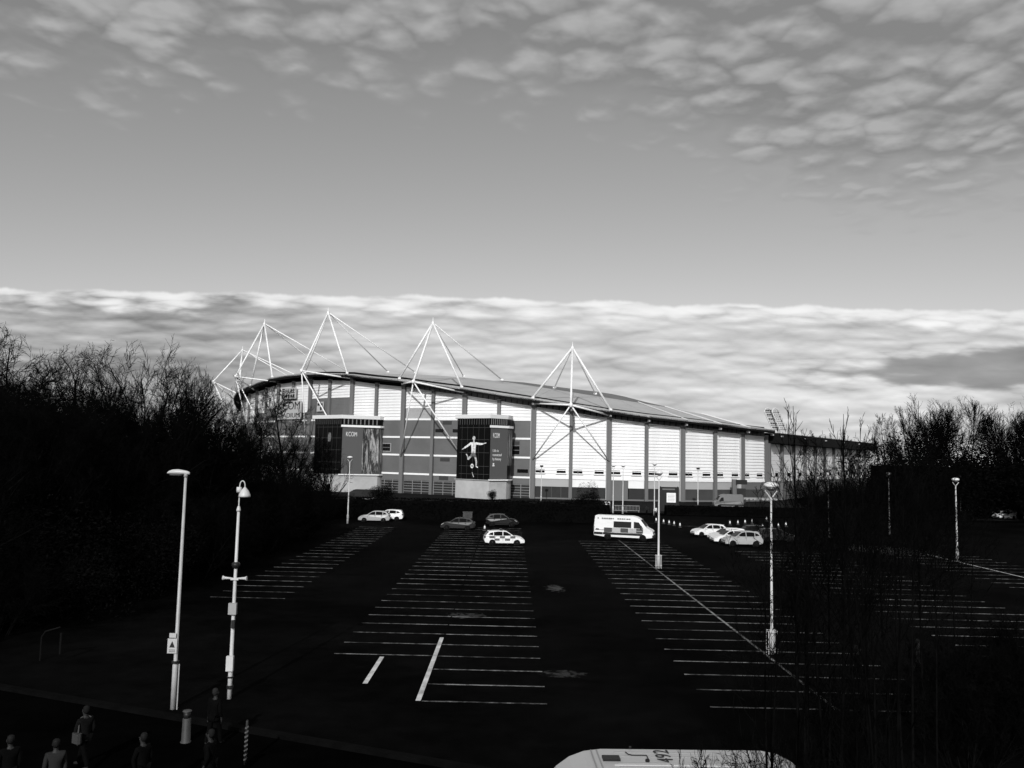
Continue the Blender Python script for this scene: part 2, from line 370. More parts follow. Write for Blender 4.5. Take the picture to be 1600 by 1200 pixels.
for i in range(NC - 1):
    k = i - c0
    zl, zr = ZT[i] - 0.25, ZT[i + 1] - 0.25
    P, t, n, L, rz = bay(i)
    if k >= 13:
        cladding(i, 4.9, zl, zr, WHITE)
        wallbox('floor_band', i, 0, 1, 4.45, 4.9, 0, 0.22, WHITE2)
        wallbox('shadow_gap', i, 0, 1, 4.9, 5.02, 0, 0.10, GREYC)
        light = k in (14, 15)
        wallbox('lower_panel', i, 0, 1, 2.75, 4.45, 0, 0.06, WHITE if k == 14 else (GREYL if k in (13, 16, 17, 18) else GREYC))
        wallbox('plinth', i, 0, 1, 0, 0.35, 0, 0.12, COLM)
        if k == 15:
            wallbox('door', i, 0.03, 0.52, 0.35, 4.0, 0.0, 0.09, GREYC); wallbox('door_panel', i, 0.54, 0.99, 0.35, 2.75, 0, 0.05, DOORM)
            wallbox('white_panel', i, 0.53, 1, 2.75, 4.45, 0.06, 0.1, WHITE)
        else:
            nd = 4 if k in (13, 16) else 2
            for d in range(nd): wallbox('door_panel', i, d / nd + 0.012, (d + 1) / nd - 0.012, 0.35, 2.75, 0, 0.05, DOORM if k < 17 else mat('shutter', 0.05, 0.5, 0.2, 0.2, 0.5))
            for d in range(nd + 1): wallbox('door_jamb', i, max(0, d / nd - 0.012), min(1, d / nd + 0.012), 0.35, 2.75, 0, 0.08, mat('jamb', 0.05, 0.5, 0.2))
        for f0, f1 in ((0.07, 0.31), (0.63, 0.87)):
            w = wallbox('window', i, f0 - 0.012, f1 + 0.012, 5.55, 6.68, 0.02, 0.14, WHITE2)
            w2 = wallbox('window_pane', i, f0, f1, 5.66, 6.58, 0.10, 0.16, GLASS)
            wallbox('window_sill', i, f0 - 0.02, f1 + 0.02, 5.42, 5.54, 0.05, 0.26, GREYL)
            if f0 < 0.2 and k != 15: wallbox('window_mullion', i, f0 + 0.115, f0 + 0.13, 5.66, 6.58, 0.12, 0.19, GREYC)
        if k == 15: 
            for zz in (5.0, 5.4): wallbox('louvre', i, 0.05, 0.34, zz, zz + 0.28, 0.05, 0.12, DOORM)
    else:
        # white upper sheeting, grey storeys with white floor bands
        low = {9: 20.0, 6: 23.0, 5: 23.0, 4: 19.5, 3: 21.5, 2: 21.0, 1: 20.0}.get(k, FL[0])
        cladding(i, low, zl, zr, WHITE)
        if low > FL[0]: cladding(i, FL[0] + 0.2, low, low, GREYC if k < 7 else GREYL if k == 9 else GREYC, 0.9, 0.03)
        for j, zf in enumerate(FL):
            wallbox('floor_band', i, 0, 1, zf - 0.22, zf + 0.2, 0, 0.2, WHITE2)
            zb = FL[j + 1] + 0.2 if j < 3 else 0.0
            if j < 3:
                for h in range(2):
                    hh = (zf - 0.22 - zb) / 2
                    cladding(i, zb + h * hh, zb + (h + 1) * hh, zb + (h + 1) * hh, GREYC, hh, 0.015)
        wallbox('lower_panel', i, 0, 1, 3.1, FL[3] - 0.22, 0, 0.05, GREYC)
        wallbox('service_recess', i, 0, 1, 0, 3.1, -0.3, -0.02, DOORM)
        for h in range(5): wallbox('gate_rail', i, 0.05, 0.97, 0.5 + h * 0.6, 0.62 + h * 0.6, -0.02, 0.06, mat('gate_rail', 0.2, 0.5, 0.3))
        for h in range(4): wallbox('gate_post', i, 0.05 + h * 0.3, 0.07 + h * 0.3, 0.0, 3.1, -0.03, 0.05, mat('gate_rail', 0.2))
    # clerestory glazing under the roof
    for c in range(6):
        zc = ZT[i] + (ZT[i + 1] - ZT[i]) * (c + 0.5) / 6
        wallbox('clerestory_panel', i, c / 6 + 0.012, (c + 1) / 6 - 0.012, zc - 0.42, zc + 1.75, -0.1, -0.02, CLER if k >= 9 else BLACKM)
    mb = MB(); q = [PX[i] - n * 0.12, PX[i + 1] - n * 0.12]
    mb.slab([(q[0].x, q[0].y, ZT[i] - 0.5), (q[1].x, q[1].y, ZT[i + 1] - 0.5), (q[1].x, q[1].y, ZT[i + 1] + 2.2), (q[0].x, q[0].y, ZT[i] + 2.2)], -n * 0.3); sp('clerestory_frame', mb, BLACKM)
    mb = MB(); e = [PX[i] + n * 0.02, PX[i + 1] + n * 0.02]
    mb.slab([(e[0].x, e[0].y, zl), (e[1].x, e[1].y, zr), (e[1].x, e[1].y, zr + 0.16), (e[0].x, e[0].y, zl + 0.16)], n * 0.3); sp('wall_coping', mb, WHITE2)
for i in range(NC):
    wide = (i - c0) % 2 == 1
    w = 1.08 if wide else 0.76
    rz = math.atan2(TT[i].y, TT[i].x)
    c = PX[i] + NN[i] * 0.36 - STC
    o = cube('column', stad, COLM, c + V((0, 0, ZT[i] / 2 + 0.05)), (w, 0.7, ZT[i] + 0.1), rz)
    cube('column_cap', stad, mat('column_cap', 0.45), c + V((0, 0, ZT[i] + 0.16)), (w + 0.12, 0.8, 0.12), rz)
    if wide: cube('column_edge', stad, mat('column_edge', 0.5), c + V((0, 0, ZT[i] / 2)) - TT[i] * (w / 2 + 0.06) - NN[i] * 0.1, (0.1, 0.6, ZT[i] - 0.3), rz)

# windows and vents among the grey storeys: (bay, f0, f1, z0, z1, glazed)
for k, f0, f1, z0, z1, gl in ((10, .07, .33, 14.4, 15.15, 1), (10, .62, .86, 14.4, 15.15, 1), (10, .30, .58, 16.2, 17.0, 0), (10, .25, .55, 7.7, 8.5, 0), (10, .23, .52, 3.4, 4.3, 0), (12, .33, .6, 11.8, 12.6, 0),
                              (12, .33, .6, 10.7, 11.5, 1), (12, .33, .6, 9.7, 10.5, 1), (12, .55, .86, 5.6, 6.4, 1), (8, .27, .53, 10.8, 11.5, 1), (8, .27, .53, 9.9, 10.6, 1), (8, .23, .57, 9.7, 11.7, 2)):
    i = c0 + k
    if gl == 2:
        for ff in (f0, f1 - .02): wallbox('window_frame', i, ff, ff + .02, z0, z1, 0, .14, GREYL)
        for zz in (z0, z1 - .12): wallbox('window_frame', i, f0, f1, zz, zz + .12, 0, .13, GREYL)
    else: wallbox('window_pane' if gl else 'vent_grille', i, f0, f1, z0, z1, 0.02, 0.1, GLASS if gl else mat('vent_grille', 0.045, 0.6, 0.2))

# roof: eave, main sheet and a darker inner ring, one piece to a bay
def ring(i, r, dz): 
    q = PX[i] + NN[i] * (-r); return V((q.x, q.y, ZT[i] + 1.45 + dz))
rise = {8: 3.05, 9: 3.25, 10: 3.7, 11: 3.9, 12: 4.25, 13: 4.7, 14: 5.1, 15: 5.3, 16: 5.6, 17: 5.5, 18: 4.9, 19: 3.6, 20: 1.2}
deep = {17: 26, 18: 20, 19: 13, 20: 5}
inner = {10: 4.3, 11: 4.8, 12: 5.35, 13: 6.05, 14: 6.75, 15: 7.3, 16: 7.7, 17: 7.6, 18: 6.6, 19: 4.4}
DZ = [rise.get(i - c0, 2.6) for i in range(NC)]; RD = [deep.get(i - c0, 28.0) for i in range(NC)]; IN = [inner.get(i - c0, 0.0) for i in range(NC)]
roof_pieces = []
for i in range(NC - 1):
    E0, E1 = ring(i, -3.0, 0.0), ring(i + 1, -3.0, 0.0)
    prev = (E0, E1)
    for f in (0.36, 1.0):
        cur = (ring(i, RD[i] * f, DZ[i] * (f * 1.25 - 0.25 * f * f)), ring(i + 1, RD[i + 1] * f, DZ[i + 1] * (f * 1.25 - 0.25 * f * f)))
        g = (cur[0] - prev[0]) * (0.10 / max(0.1, (cur[0] - prev[0]).length)); h = (cur[1] - prev[1]) * (0.10 / max(0.1, (cur[1] - prev[1]).length))
        sw = (prev[1] - prev[0]) * 0.004
        sp('roof_panel', MB().slab([prev[0] + sw, prev[1] - sw, cur[1] - h - sw, cur[0] - g + sw], (0, 0, -0.3)), ROOFM)
        prev = cur
    if IN[i] and IN[i + 1]:
        cur = (ring(i, RD[i] + 9, IN[i]), ring(i + 1, RD[i + 1] + 9, IN[i + 1]))
        sp('translucent_roof_panel', MB().slab([prev[0] - V((0, 0, .15)), prev[1] - V((0, 0, .15)), cur[1], cur[0]], (0, 0, -0.2)), ROOFD)
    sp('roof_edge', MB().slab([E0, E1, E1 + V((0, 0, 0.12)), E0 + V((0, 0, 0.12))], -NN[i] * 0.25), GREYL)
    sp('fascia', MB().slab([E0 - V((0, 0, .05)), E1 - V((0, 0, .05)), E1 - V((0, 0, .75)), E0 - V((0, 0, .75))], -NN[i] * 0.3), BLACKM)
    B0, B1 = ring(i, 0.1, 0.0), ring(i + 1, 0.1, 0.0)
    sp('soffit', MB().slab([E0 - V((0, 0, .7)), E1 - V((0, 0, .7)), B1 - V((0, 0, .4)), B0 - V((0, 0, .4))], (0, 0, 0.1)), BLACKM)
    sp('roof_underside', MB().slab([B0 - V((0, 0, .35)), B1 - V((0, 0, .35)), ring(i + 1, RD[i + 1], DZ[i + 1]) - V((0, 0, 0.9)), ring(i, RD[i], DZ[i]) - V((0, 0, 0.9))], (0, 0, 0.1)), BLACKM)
for i in (17, 18, 19):                       # pale ribs across the falling end of the roof
    j = c0 + i
    A, B = ring(j, -2.8, 0.06), ring(j, RD[j] * .98, DZ[j] + 0.1)
    sp('roof_rib', MB().tube(A, B, 0.13, n=6), WHITE2)
for i in range(c0 + 13, NC):                 # little lamps under the eave
    q = ring(i, -2.2, -1.0); sp('eave_bracket', MB().box(q, (0.3, 0.9, 0.5), 0.3), GREYL)

# masts: apex over the wall line, foot node standing out from it, legs and stays
for ck, za, zn, lean in ((-2, 41.4, 30.5, -3.0), (2, 45.6, 29.5, -2.6), (6, 45.0, 29.1, -1.2), (10, 40.0, 25.4, -0.4), (14, 33.6, 20.3, 0.0)):
    i = c0 + ck; n = NN[i]
    A = PX[i] + n * 1.0 + TT[i] * lean + V((0, 0, za)); Nn = PX[i] + n * 9.4 + V((0, 0, zn))
    mst = sp('mast', MB().lathe([(0.2, -0.6), (0.38, -0.3), (0.34, 0.1), (0.1, 0.4), (0.06, 1.3)], 10, A), STRUT, None, True)
    part('foot_node', MB().lathe([(0.2, -0.5), (0.42, -0.25), (0.42, 0.25), (0.2, 0.45)], 10, Nn), STRUT, mst, True)
    def strut(a, b, r, m=STRUT): part('strut', MB().tube(a, b, r, n=10), m, mst, True)
    strut(A, Nn, 0.24)
    for s in (-1, 1):
        j = i + s
        leg = ring(j, -2.4, 0.3); strut(A, leg, 0.24)
        part('strut_foot', MB().box(leg, (0.6, 0.6, 0.4), 0.2), STRUT, mst)
        strut(Nn, ring(j, -1.4, -0.9), 0.19)
        strut(ring(j, -1.4, -0.9), ring(j, 0.4, -0.6), 0.28, mat('bracket_steel', 0.12, 0.5, 0.3))
        low = PX[j] + NN[j] * 0.8 + V((0, 0, 8.6 if ck > 0 else 12)); strut(Nn, low, 0.15)
        bk = (RD[j] * 0.86, DZ[j] * 0.98 + 0.35)
        q = ring(j, *bk); qc = ring(i, *bk); st_ = q.lerp(qc, 0.18)
        strut(A, st_, 0.15)
        part('strut_foot', MB().box(st_, (0.7, 0.7, 0.4), 0.2), STRUT, mst)

# signs fixed to the curved wall on the left
SIGNW = mat('sign_white', 0.42, 0.5, 0.3); INK = mat('sign_ink', 0.015, 0.6, 0.2)
def wall_text(i, f, z, out, body, size, m, parent, spacing=1.0, align='LEFT', sx=1.0):
    P, t, n, L, rz = bay(i); q = P + t * (L * f) + n * out + V((0, 0, z)) - STC
    o = link('lettering', text_mesh(body, size, m, 0.03, align, spacing), parent, q); o.rotation_euler = (R(90), 0, rz); o.scale = (sx, 1, 1)
    return o
for (i, f0, i1, f1, z0, z1, rows) in ((c0 + 3, .06, c0 + 4, .62, 17.75, 22.6, (('KCOM', 20.35, 2.9), ('STADIUM', 18.2, 1.75))), (c0 + 3, .40, c0 + 4, .28, 23.2, 26.2, (('HULL', 24.75, 1.6),))):
    P, t, n, L, rz = bay(i); P1, t1, n1, L1, _ = bay(i1); A = P + t * L * f0 + n * 1.2; B = P1 + t1 * L1 * f1 + n1 * 1.2; d = B - A; nn = V((d.y, -d.x, 0)).normalized()
    sgn = sp('wall_sign', MB().slab([A + V((0, 0, z0)), B + V((0, 0, z0)), B + V((0, 0, z1)), A + V((0, 0, z1))], -nn * 0.35), SIGNW)
    ofs = 0.07 if len(rows) == 2 else 0.30
    for body, zz, sz in rows:
        q = A + d * ofs + nn * 0.03 + V((0, 0, zz)); me = text_mesh(body, sz, INK, 0.03)
        o = link('lettering', me, sgn, q); w = max(v.co.x for v in me.vertices); o.rotation_euler = (R(90), 0, math.atan2(d.y, d.x)); o.scale = (d.length * (0.97 - ofs) / w, 1, 1)
    if len(rows) == 1:
        for j in range(5): part('sign_mark', MB().slab([A + d * .05 + nn * .01 + V((0, 0, z0 + .2 + j * .55)), A + d * .23 + nn * .01 + V((0, 0, z0 + .2 + j * .55)), A + d * .23 + nn * .01 + V((0, 0, z0 + .6 + j * .55)), A + d * .05 + nn * .01 + V((0, 0, z0 + .6 + j * .55))], nn * 0.03), INK, sgn)
        for j in range(4): part('sign_mark', MB().slab([A + d * (.32 + .17 * j) + nn * .01 + V((0, 0, z0 + .35)), A + d * (.44 + .17 * j) + nn * .01 + V((0, 0, z0 + .35)), A + d * (.44 + .17 * j) + nn * .01 + V((0, 0, z0 + 1.15)), A + d * (.32 + .17 * j) + nn * .01 + V((0, 0, z0 + 1.15))], nn * 0.03), INK, sgn)
bd = wallbox('notice_board', c0 + 5, .38, .72, 19.6, 22.1, .3, .5, SIGNW)
wallbox('notice_mark', c0 + 5, .42, .68, 21.1, 21.7, .5, .54, INK); wallbox('notice_mark', c0 + 5, .56, .64, 19.9, 20.8, .5, .54, INK)

# ------------------------------------------------------------------ banner towers
BANG = mat('banner_grey', 0.085, 0.55, 0.25, 0.05, 0.1); TOWD = mat('tower_dark_glazing', 0.004, 0.3, 0.08)
def collage():
    m = bpy.data.materials.new('collage_print'); m.use_nodes = True; t = NT(m.node_tree); b = t.n['Principled BSDF']
    tc = t.new('ShaderNodeTexCoord'); mp = t.new('ShaderNodeMapping'); mp.inputs['Scale'].default_value = (1.6, 1.6, 0.9); t.l.new(tc.outputs['Object'], mp.inputs[0])
    n = t.noise(mp.outputs[0], 3.2, 6, 0.75, 0.5); v = t.sstep(n, 0.44, 0.66, 0.006, 0.42)
    c = t.new('ShaderNodeCombineColor')
    for i in range(3): t.l.new(v, c.inputs[i])
    t.l.new(c.outputs[0], b.inputs['Base Color']); b.inputs['Roughness'].default_value = 0.6
    return m
COLLAGE = collage()
MULL = mat('tower_mullion', 0.05, 0.5, 0.3); PRINT = mat('print_white', 0.68, 0.6, 0.2, 0.3, 2.5); PRINTG = mat('print_grey', 0.12, 0.6, 0.2, 0.4, 3.0); PRINTS = mat('print_skin', 0.46, 0.6, 0.2, 0.35, 3.0)
def tower(label, org, left, corner, right, rend, back, kick, lines):
    """plan: left edge, front corner, right edge, then a rounded return to the wall"""
    T = thing('stair_tower', label, 'tower', org); o = V(org)
    L_, C_, R_, E_ = [V((p[0], p[1], 0)) - o for p in (left, corner, right, rend)]
    BL = V((back[0][0], back[0][1], 0)) - o; BR = V((back[1][0], back[1][1], 0)) - o
    arc = []
    for k in range(1, 5):
        u = k / 4; arc.append(R_.lerp(E_, u) + (C_ - BL).normalized() * 0.0 + (R_ - C_).normalized() * 0.55 * math.sin(math.pi * u))
    plan = [BL, L_, C_, R_] + arc + [BR]
    P2 = [(q.x, q.y) for q in plan]
    cen = sum(plan, V((0, 0, 0))) / len(plan)
    grow = lambda s: [((q.x - cen.x) * s + cen.x, (q.y - cen.y) * s + cen.y) for q in plan]
    part('base_wall', MB().prism(P2, 0, 4.0), RENDER, T)
    part('wall', MB().prism(grow(0.985), 4.0, 17.3), TOWD, T)
    part('roof_cap', MB().prism(grow(1.05), 17.25, 18.1), mat('tower_cap', 0.66, 0.5, 0.3), T)
    def face(A, B):
        d = B - A; Lf = d.length; t = d / Lf; n = V((t.y, -t.x, 0)); return t, n, Lf, math.atan2(t.y, t.x)
    def fbox(name, A, B, f0, f1, z0, z1, o0, o1, m, parent=T):
        t, n, Lf, rz = face(A, B); c = A + t * (Lf * (f0 + f1) / 2) + n * ((o0 + o1) / 2) + V((0, 0, (z0 + z1) / 2))
        return cube(name, parent, m, c, (Lf * (f1 - f0), abs(o1 - o0), z1 - z0), rz)
    # header louvres
    for A, B, nn_ in ((L_, C_, 14), (C_, R_, 9)):
        for k in range(nn_): fbox('header_fin', A, B, (k + .3) / nn_, (k + .55) / nn_, 15.9, 17.2, 0.0, 0.12, MULL if A is L_ else mat('fin_light', 0.16))
    # left face: dark glazing grid with the printed player
    for k in range(1, 6): fbox('glazing_mullion', L_, C_, k / 6 - .006, k / 6 + .006, 4.1, 15.8, -0.02, 0.05, mat('mullion_dark', 0.018))
    for zz in (5.2, 6.9, 9.8, 12.6, 15.2):
        fbox('glazing_transom', L_, C_, 0.1, 0.98, zz, zz + 0.08, -0.02, 0.06, mat('transom', 0.05))
    t, n, Lf, rz = face(L_, C_)
    if kick:
        def poly(pts, m=PRINT, d=0.0):
            part('printed_player', MB().slab([L_ + t * (Lf * u) + n * (0.08 + d) + V((0, 0, z)) for u, z in pts], n * 0.02), m, T)
        def limb(pts, ws, m=PRINT, d=0.0):
            for k in range(len(pts) - 1):
                (u0, z0), (u1, z1) = pts[k], pts[k + 1]; a, b = V((u0 * Lf, z0)), V((u1 * Lf, z1)); dv = (b - a).normalized(); pv = V((-dv.y, dv.x))
                qs = [a + pv * ws[k], b + pv * ws[k + 1], b - pv * ws[k + 1], a - pv * ws[k]]
                poly([(q.x / Lf, q.y) for q in qs], m, d + 0.004 * k)
        def disc(u, z, r, m=PRINT, d=0.0): poly([(u + r * math.cos(k * math.pi / 8) / Lf, z + r * math.sin(k * math.pi / 8) * 1.15) for k in range(16)], m, d)
        disc(.53, 12.95, .40, PRINTS); limb([(.53, 12.6), (.53, 12.1)], [.16, .2], PRINTS)
        poly([(.44, 12.05), (.61, 12.05), (.59, 10.9), (.585, 9.75), (.465, 9.75), (.46, 10.9)], PRINT, .01)
        limb([(.45, 11.85), (.34, 11.25), (.26, 10.85)], [.26, .22, .18], PRINT, .014); limb([(.26, 10.85), (.18, 10.45)], [.14, .09], PRINTS, .03)
        limb([(.60, 11.85), (.72, 11.7), (.80, 11.75)], [.26, .22, .18], PRINT, .014); limb([(.80, 11.75), (.90, 11.98)], [.13, .09], PRINTS, .03)
        poly([(.465, 9.75), (.585, 9.75), (.62, 8.8), (.55, 8.6), (.52, 9.2), (.47, 8.75), (.42, 8.95)], PRINTG, .012)
        limb([(.59, 8.8), (.62, 7.8), (.615, 6.9)], [.24, .2, .13], PRINTS, .016); limb([(.615, 6.9), (.67, 6.65)], [.14, .1], PRINT, .03)
        limb([(.44, 8.95), (.375, 8.3), (.36, 9.0), (.31, 9.5)], [.22, .19, .15, .1], PRINTS, .02)
        disc(.495, 6.95, .42, PRINT, .02); disc(.495, 6.95, .2, PRINTG, .035)
        poly([(.515, 12.0), (.545, 12.0), (.54, 9.8), (.52, 9.8)], PRINTS, .016); poly([(.44, 10.0), (.60, 10.0), (.60, 9.9), (.44, 9.9)], PRINTG, .018)
        limb([(.50, 5.6), (.55, 4.6)], [.05, .1], PRINTS, .01)
    else:
        part('printed_player', MB().slab([L_ + t * (Lf * u) + n * 0.09 + V((0, 0, z)) for u, z in ((.55, 13.9), (.62, 13.9), (.64, 13.0), (.62, 11.8), (.53, 11.8), (.52, 13.0))], n * 0.02), PRINTG, T)
    # right face: grey banner, ledges, lettering, collage wrapping round the return
    ban = fbox('banner', C_, R_, 0.01, lines[0], 4.25, 15.2, 0.03, 0.12, BANG)
    if lines[0] < 1: fbox('collage_print', C_, R_, lines[0], 1.0, 4.25, 15.0, 0.03, 0.13, COLLAGE)
    pts = [R_] + arc
    for k in range(len(pts) - 1): fbox('collage_print', pts[k], pts[k + 1], 0, 1, 4.3 if lines[0] < 1 else 7.2, 15.0, 0.02, 0.13, COLLAGE)
    fbox('ledge', C_, R_, -0.03, 1.03, 15.25, 15.75, 0.0, 0.4, WHITE2)
    for k in range(len(pts) - 1): fbox('ledge', pts[k], pts[k + 1], 0, 1, 15.25, 15.75, 0.0, 0.38, WHITE2)
    fbox('ledge', C_, R_, -0.06, 1.03, 3.95, 4.22, 0.0, 0.4, WHITE2)
    for k in range(len(pts) - 1): fbox('ledge', pts[k], pts[k + 1], 0, 1, 3.95, 4.22, 0.0, 0.38, WHITE2)
    fbox('ledge', L_, C_, -0.02, 1.0, 3.95, 4.1, 0.0, 0.25, GREYL)
    t, n, Lf, rz = face(C_, R_)
    for body, u, z, w in lines[1]:
        me = text_mesh(body, 1.0, PRINT, 0.02); wd = max(v.co.x for v in me.vertices); q = C_ + t * (Lf * u) + n * 0.13 + V((0, 0, z))
        ob = link('lettering', me, T, q); ob.rotation_euler = (R(90), 0, rz); s = w * Lf / wd; ob.scale = (s, lines[2] if body != 'KCOM' else 1.5, 1)
    return T, (C_, R_, fbox)
t2, fr = tower('stair tower with a printed kicking footballer, nearest the middle of the stadium', (-5, 186, 0), (-11.9, 183.3), (-4.4, 178.2), (-0.75, 181.0), (0.15, 184.6), ((-11.4, 191.3), (0.1, 188.2)), True,
      (1.0, (('KCOM', .14, 13.1, .38), ('Life is', .14, 10.1, .34), ('connected', .14, 9.2, .52), ('by history', .14, 8.3, .5)), 0.8))
fr[2]('emblem', fr[0], fr[1], .14, .26, 7.0, 7.25, .12, .15, PRINT, t2); fr[2]('emblem', fr[0], fr[1], .16, .24, 7.3, 7.7, .12, .15, PRINT, t2)
tower('stair tower with a crowd print banner, half hidden by trees on the left', (-39, 204, 0), (-48.0, 203.4), (-39.8, 196.4), (-31.6, 199.6), (-31.0, 202.5), ((-46, 211), (-31.4, 200.9 + 2.2)), False,
      (.56, (('KCOM', .10, 13.1, .30),), 0.8))

# ------------------------------------------------------------------ the lower stand running away to the right
LS0, LS1 = V((60.9, 197.6, 0)), V((122, 283, 0))
ls = thing('lower_stand', 'lower white stand with a black fascia running away behind the bare shrubs', 'stadium stand', LS0)
d = LS1 - LS0; LL = d.length; t = d / LL; n = V((t.y, -t.x, 0)); rz = math.atan2(t.y, t.x)
nb = 11
def lbox(name, u0, u1, z0, z1, o0, o1, m): return cube(name, ls, m, t * ((u0 + u1) / 2) + n * ((o0 + o1) / 2) + V((0, 0, (z0 + z1) / 2)), (u1 - u0, abs(o1 - o0), z1 - z0), rz)
for k in range(nb):
    u0, u1 = LL * k / nb, LL * (k + 1) / nb
    for h in range(9): lbox('cladding_panel', u0 + .02, u1 - .02, 4.6 + h, 5.57 + h, -0.3, 0.0 + 0.01 * (h % 2), WHITE)
    lbox('wall', u0, u1, 0, 4.55, -0.3, 0.0, GREYC)
    lbox('window_pane', u0 + .8, u0 + 2.8, 5.7, 6.6, 0, .06, GLASS); lbox('window_pane', u0 + 5.4, u0 + 7.4, 5.7, 6.6, 0, .06, GLASS)
    lbox('column', u0 - .4, u0 + .4, 0, 13.6, 0.012, .7, COLM)
    lbox('fascia', u0 + .01, u1 - .01, 13.7, 15.9, -8, 2.2, BLACKM)
    lbox('roof_panel', u0, u1, 15.92, 16.1, -20, 2.3, mat('lower_roof', 0.05, 0.7, 0.1))
    if k % 2 == 0: lbox('fascia_lamp', u0 + 3, u0 + 3.6, 15.2, 15.5, 2.2, 2.6, GREYL)

# floodlight gantry behind the end of the roof
fg = thing('floodlight_gantry', 'pair of leaning floodlight ladder frames above the end of the stand roof', 'floodlight', (66.3, 214, 15)); fg.scale = (.85, .85, .92)
FGM = mat('gantry_steel', 0.6, 0.4, 0.4)
for s, mm in ((0, FGM), (1, FGM)):
    x0 = s * 2.3
    for e in (-1.15, 1.15):
        pts = [V((x0 + 3.1 + e * .75, 0.4 * e, 0)), V((x0 + e * .95 - 0.35, 0.4 * e, 7.6))]
        part('ladder_rail', MB().path(pts, 0.19, 6), mm, fg)
    arc = [V((x0 - 0.35 + .95 * 1.15 * math.cos(k * math.pi / 8), 0.46 * math.cos(k * math.pi / 8), 7.6 + 1.1 * math.sin(k * math.pi / 8))) for k in range(9)]
    part('ladder_hoop', MB().path(arc, 0.17, 6), mm, fg)
    for k in range(5):
        f = 0.36 + k * 0.155; cx = x0 + 3.1 + (-0.35 - 3.1) * f
        part('walkway', MB().box((cx, -0.2, 7.6 * f), (1.9, 1.1, 0.12)), mat('gantry_dark', 0.03), fg)
        for c in range(3): part('floodlight', MB().box((cx - .7 + c * .7, -0.3, 7.6 * f + .55), (0.5, 0.4, 0.5)), mat('floodlight_case', 0.06) if s == 0 else mat('floodlight_glass', 0.35), fg)
# ------------------------------------------------------------------ bare winter trees
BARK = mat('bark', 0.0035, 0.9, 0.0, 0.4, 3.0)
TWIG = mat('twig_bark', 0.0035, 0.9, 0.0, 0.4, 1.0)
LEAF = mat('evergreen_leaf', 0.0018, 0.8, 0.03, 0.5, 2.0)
SHOOT = mat('shoot_bark', 0.0025, 0.9, 0.0, 0.4, 2.0)
def tubes(segs, sides):
    """numpy: list of (p0, p1, r0, r1) -> verts, faces for open tapered tubes"""
    a = np.array([s[0] for s in segs]); b = np.array([s[1] for s in segs]); r0 = np.array([s[2] for s in segs]); r1 = np.array([s[3] for s in segs])
    d = b - a; d /= np.maximum(np.linalg.norm(d, axis=1, keepdims=True), 1e-9)
    ref = np.where(np.abs(d[:, 2:3]) < 0.9, np.array([[0, 0, 1.0]]), np.array([[1.0, 0, 0]]))
    u = np.cross(d, ref); u /= np.linalg.norm(u, axis=1, keepdims=True); w = np.cross(d, u)
    n = len(segs); ang = np.arange(sides) * 2 * np.pi / sides
    ring_ = u[:, None, :] * np.cos(ang)[None, :, None] + w[:, None, :] * np.sin(ang)[None, :, None]
    va = a[:, None, :] + ring_ * r0[:, None, None]; vb = b[:, None, :] + ring_ * r1[:, None, None]
    vs = np.concatenate([va, vb], axis=1).reshape(-1, 3)
    k = np.arange(sides); q = np.stack([k, (k + 1) % sides, sides + (k + 1) % sides, sides + k], 1)
    fs = (np.arange(n)[:, None, None] * 2 * sides + q[None]).reshape(-1, 4)
    return vs, fs
def np_mesh(name, groups, m):
    vs = []; fs = []; off = 0
    for v, f in groups: vs.append(v); fs.append(f + off); off += len(v)
    vs = np.concatenate(vs); fs = np.concatenate(fs)
    me = bpy.data.meshes.new(name); me.vertices.add(len(vs)); me.vertices.foreach_set('co', vs.ravel())
    me.loops.add(fs.size); me.polygons.add(len(fs)); w = fs.shape[1]
    me.polygons.foreach_set('loop_start', np.arange(len(fs)) * w); me.loops.foreach_set('vertex_index', fs.ravel().astype(np.int32))
    me.update(); me.validate(); me.materials.append(m)
    return me
def norm(v): return v / max(1e-9, math.sqrt(v[0] * v[0] + v[1] * v[1] + v[2] * v[2]))
def side_dir(rg, d, ang):
    ax = norm(np.cross(d, np.array([rg.gauss(0, 1), rg.gauss(0, 1), rg.gauss(0, 1)])))
    return norm(d * math.cos(ang) + ax * math.sin(ang))
def grow(rg, out, p, d, L, r, lev, S):
    n = S['n'][lev]; step = L / n; rr = r; end = r * S['tip'][lev]
    kids = S['kids'][lev] if lev < len(S['kids']) else 0
    start = S['start'][lev] if kids else 1
    spots = sorted(start + (1 - start) * ((k + rg.random()) / kids) for k in range(kids)); si = 0
    for k in range(n):
        w = S['wob'][lev]
        d = norm(d + np.array([rg.gauss(0, w), rg.gauss(0, w), rg.gauss(0, w)]) + np.array([0, 0, S['up'][lev]]))
        q = p + d * step; r1 = r + (end - r) * (k + 1) / n
        out.append((p, q, rr, r1, lev))
        while si < kids and spots[si] <= (k + 1) / n + 1e-9:
            f = spots[si] * n - k; s = p + (q - p) * min(1, max(0, f))
            a = S['ang'][lev] * (0.7 + 0.6 * rg.random())
            fall = 1 - S['fall'][lev] * (spots[si] - start) / max(1e-6, 1 - start)
            grow(rg, out, s, side_dir(rg, d, a), L * S['len'][lev] * fall * (0.75 + 0.5 * rg.random()), max(S['rmin'], r1 * S['rad'][lev]), lev + 1, S)
            si += 1
        p, rr = q, r1
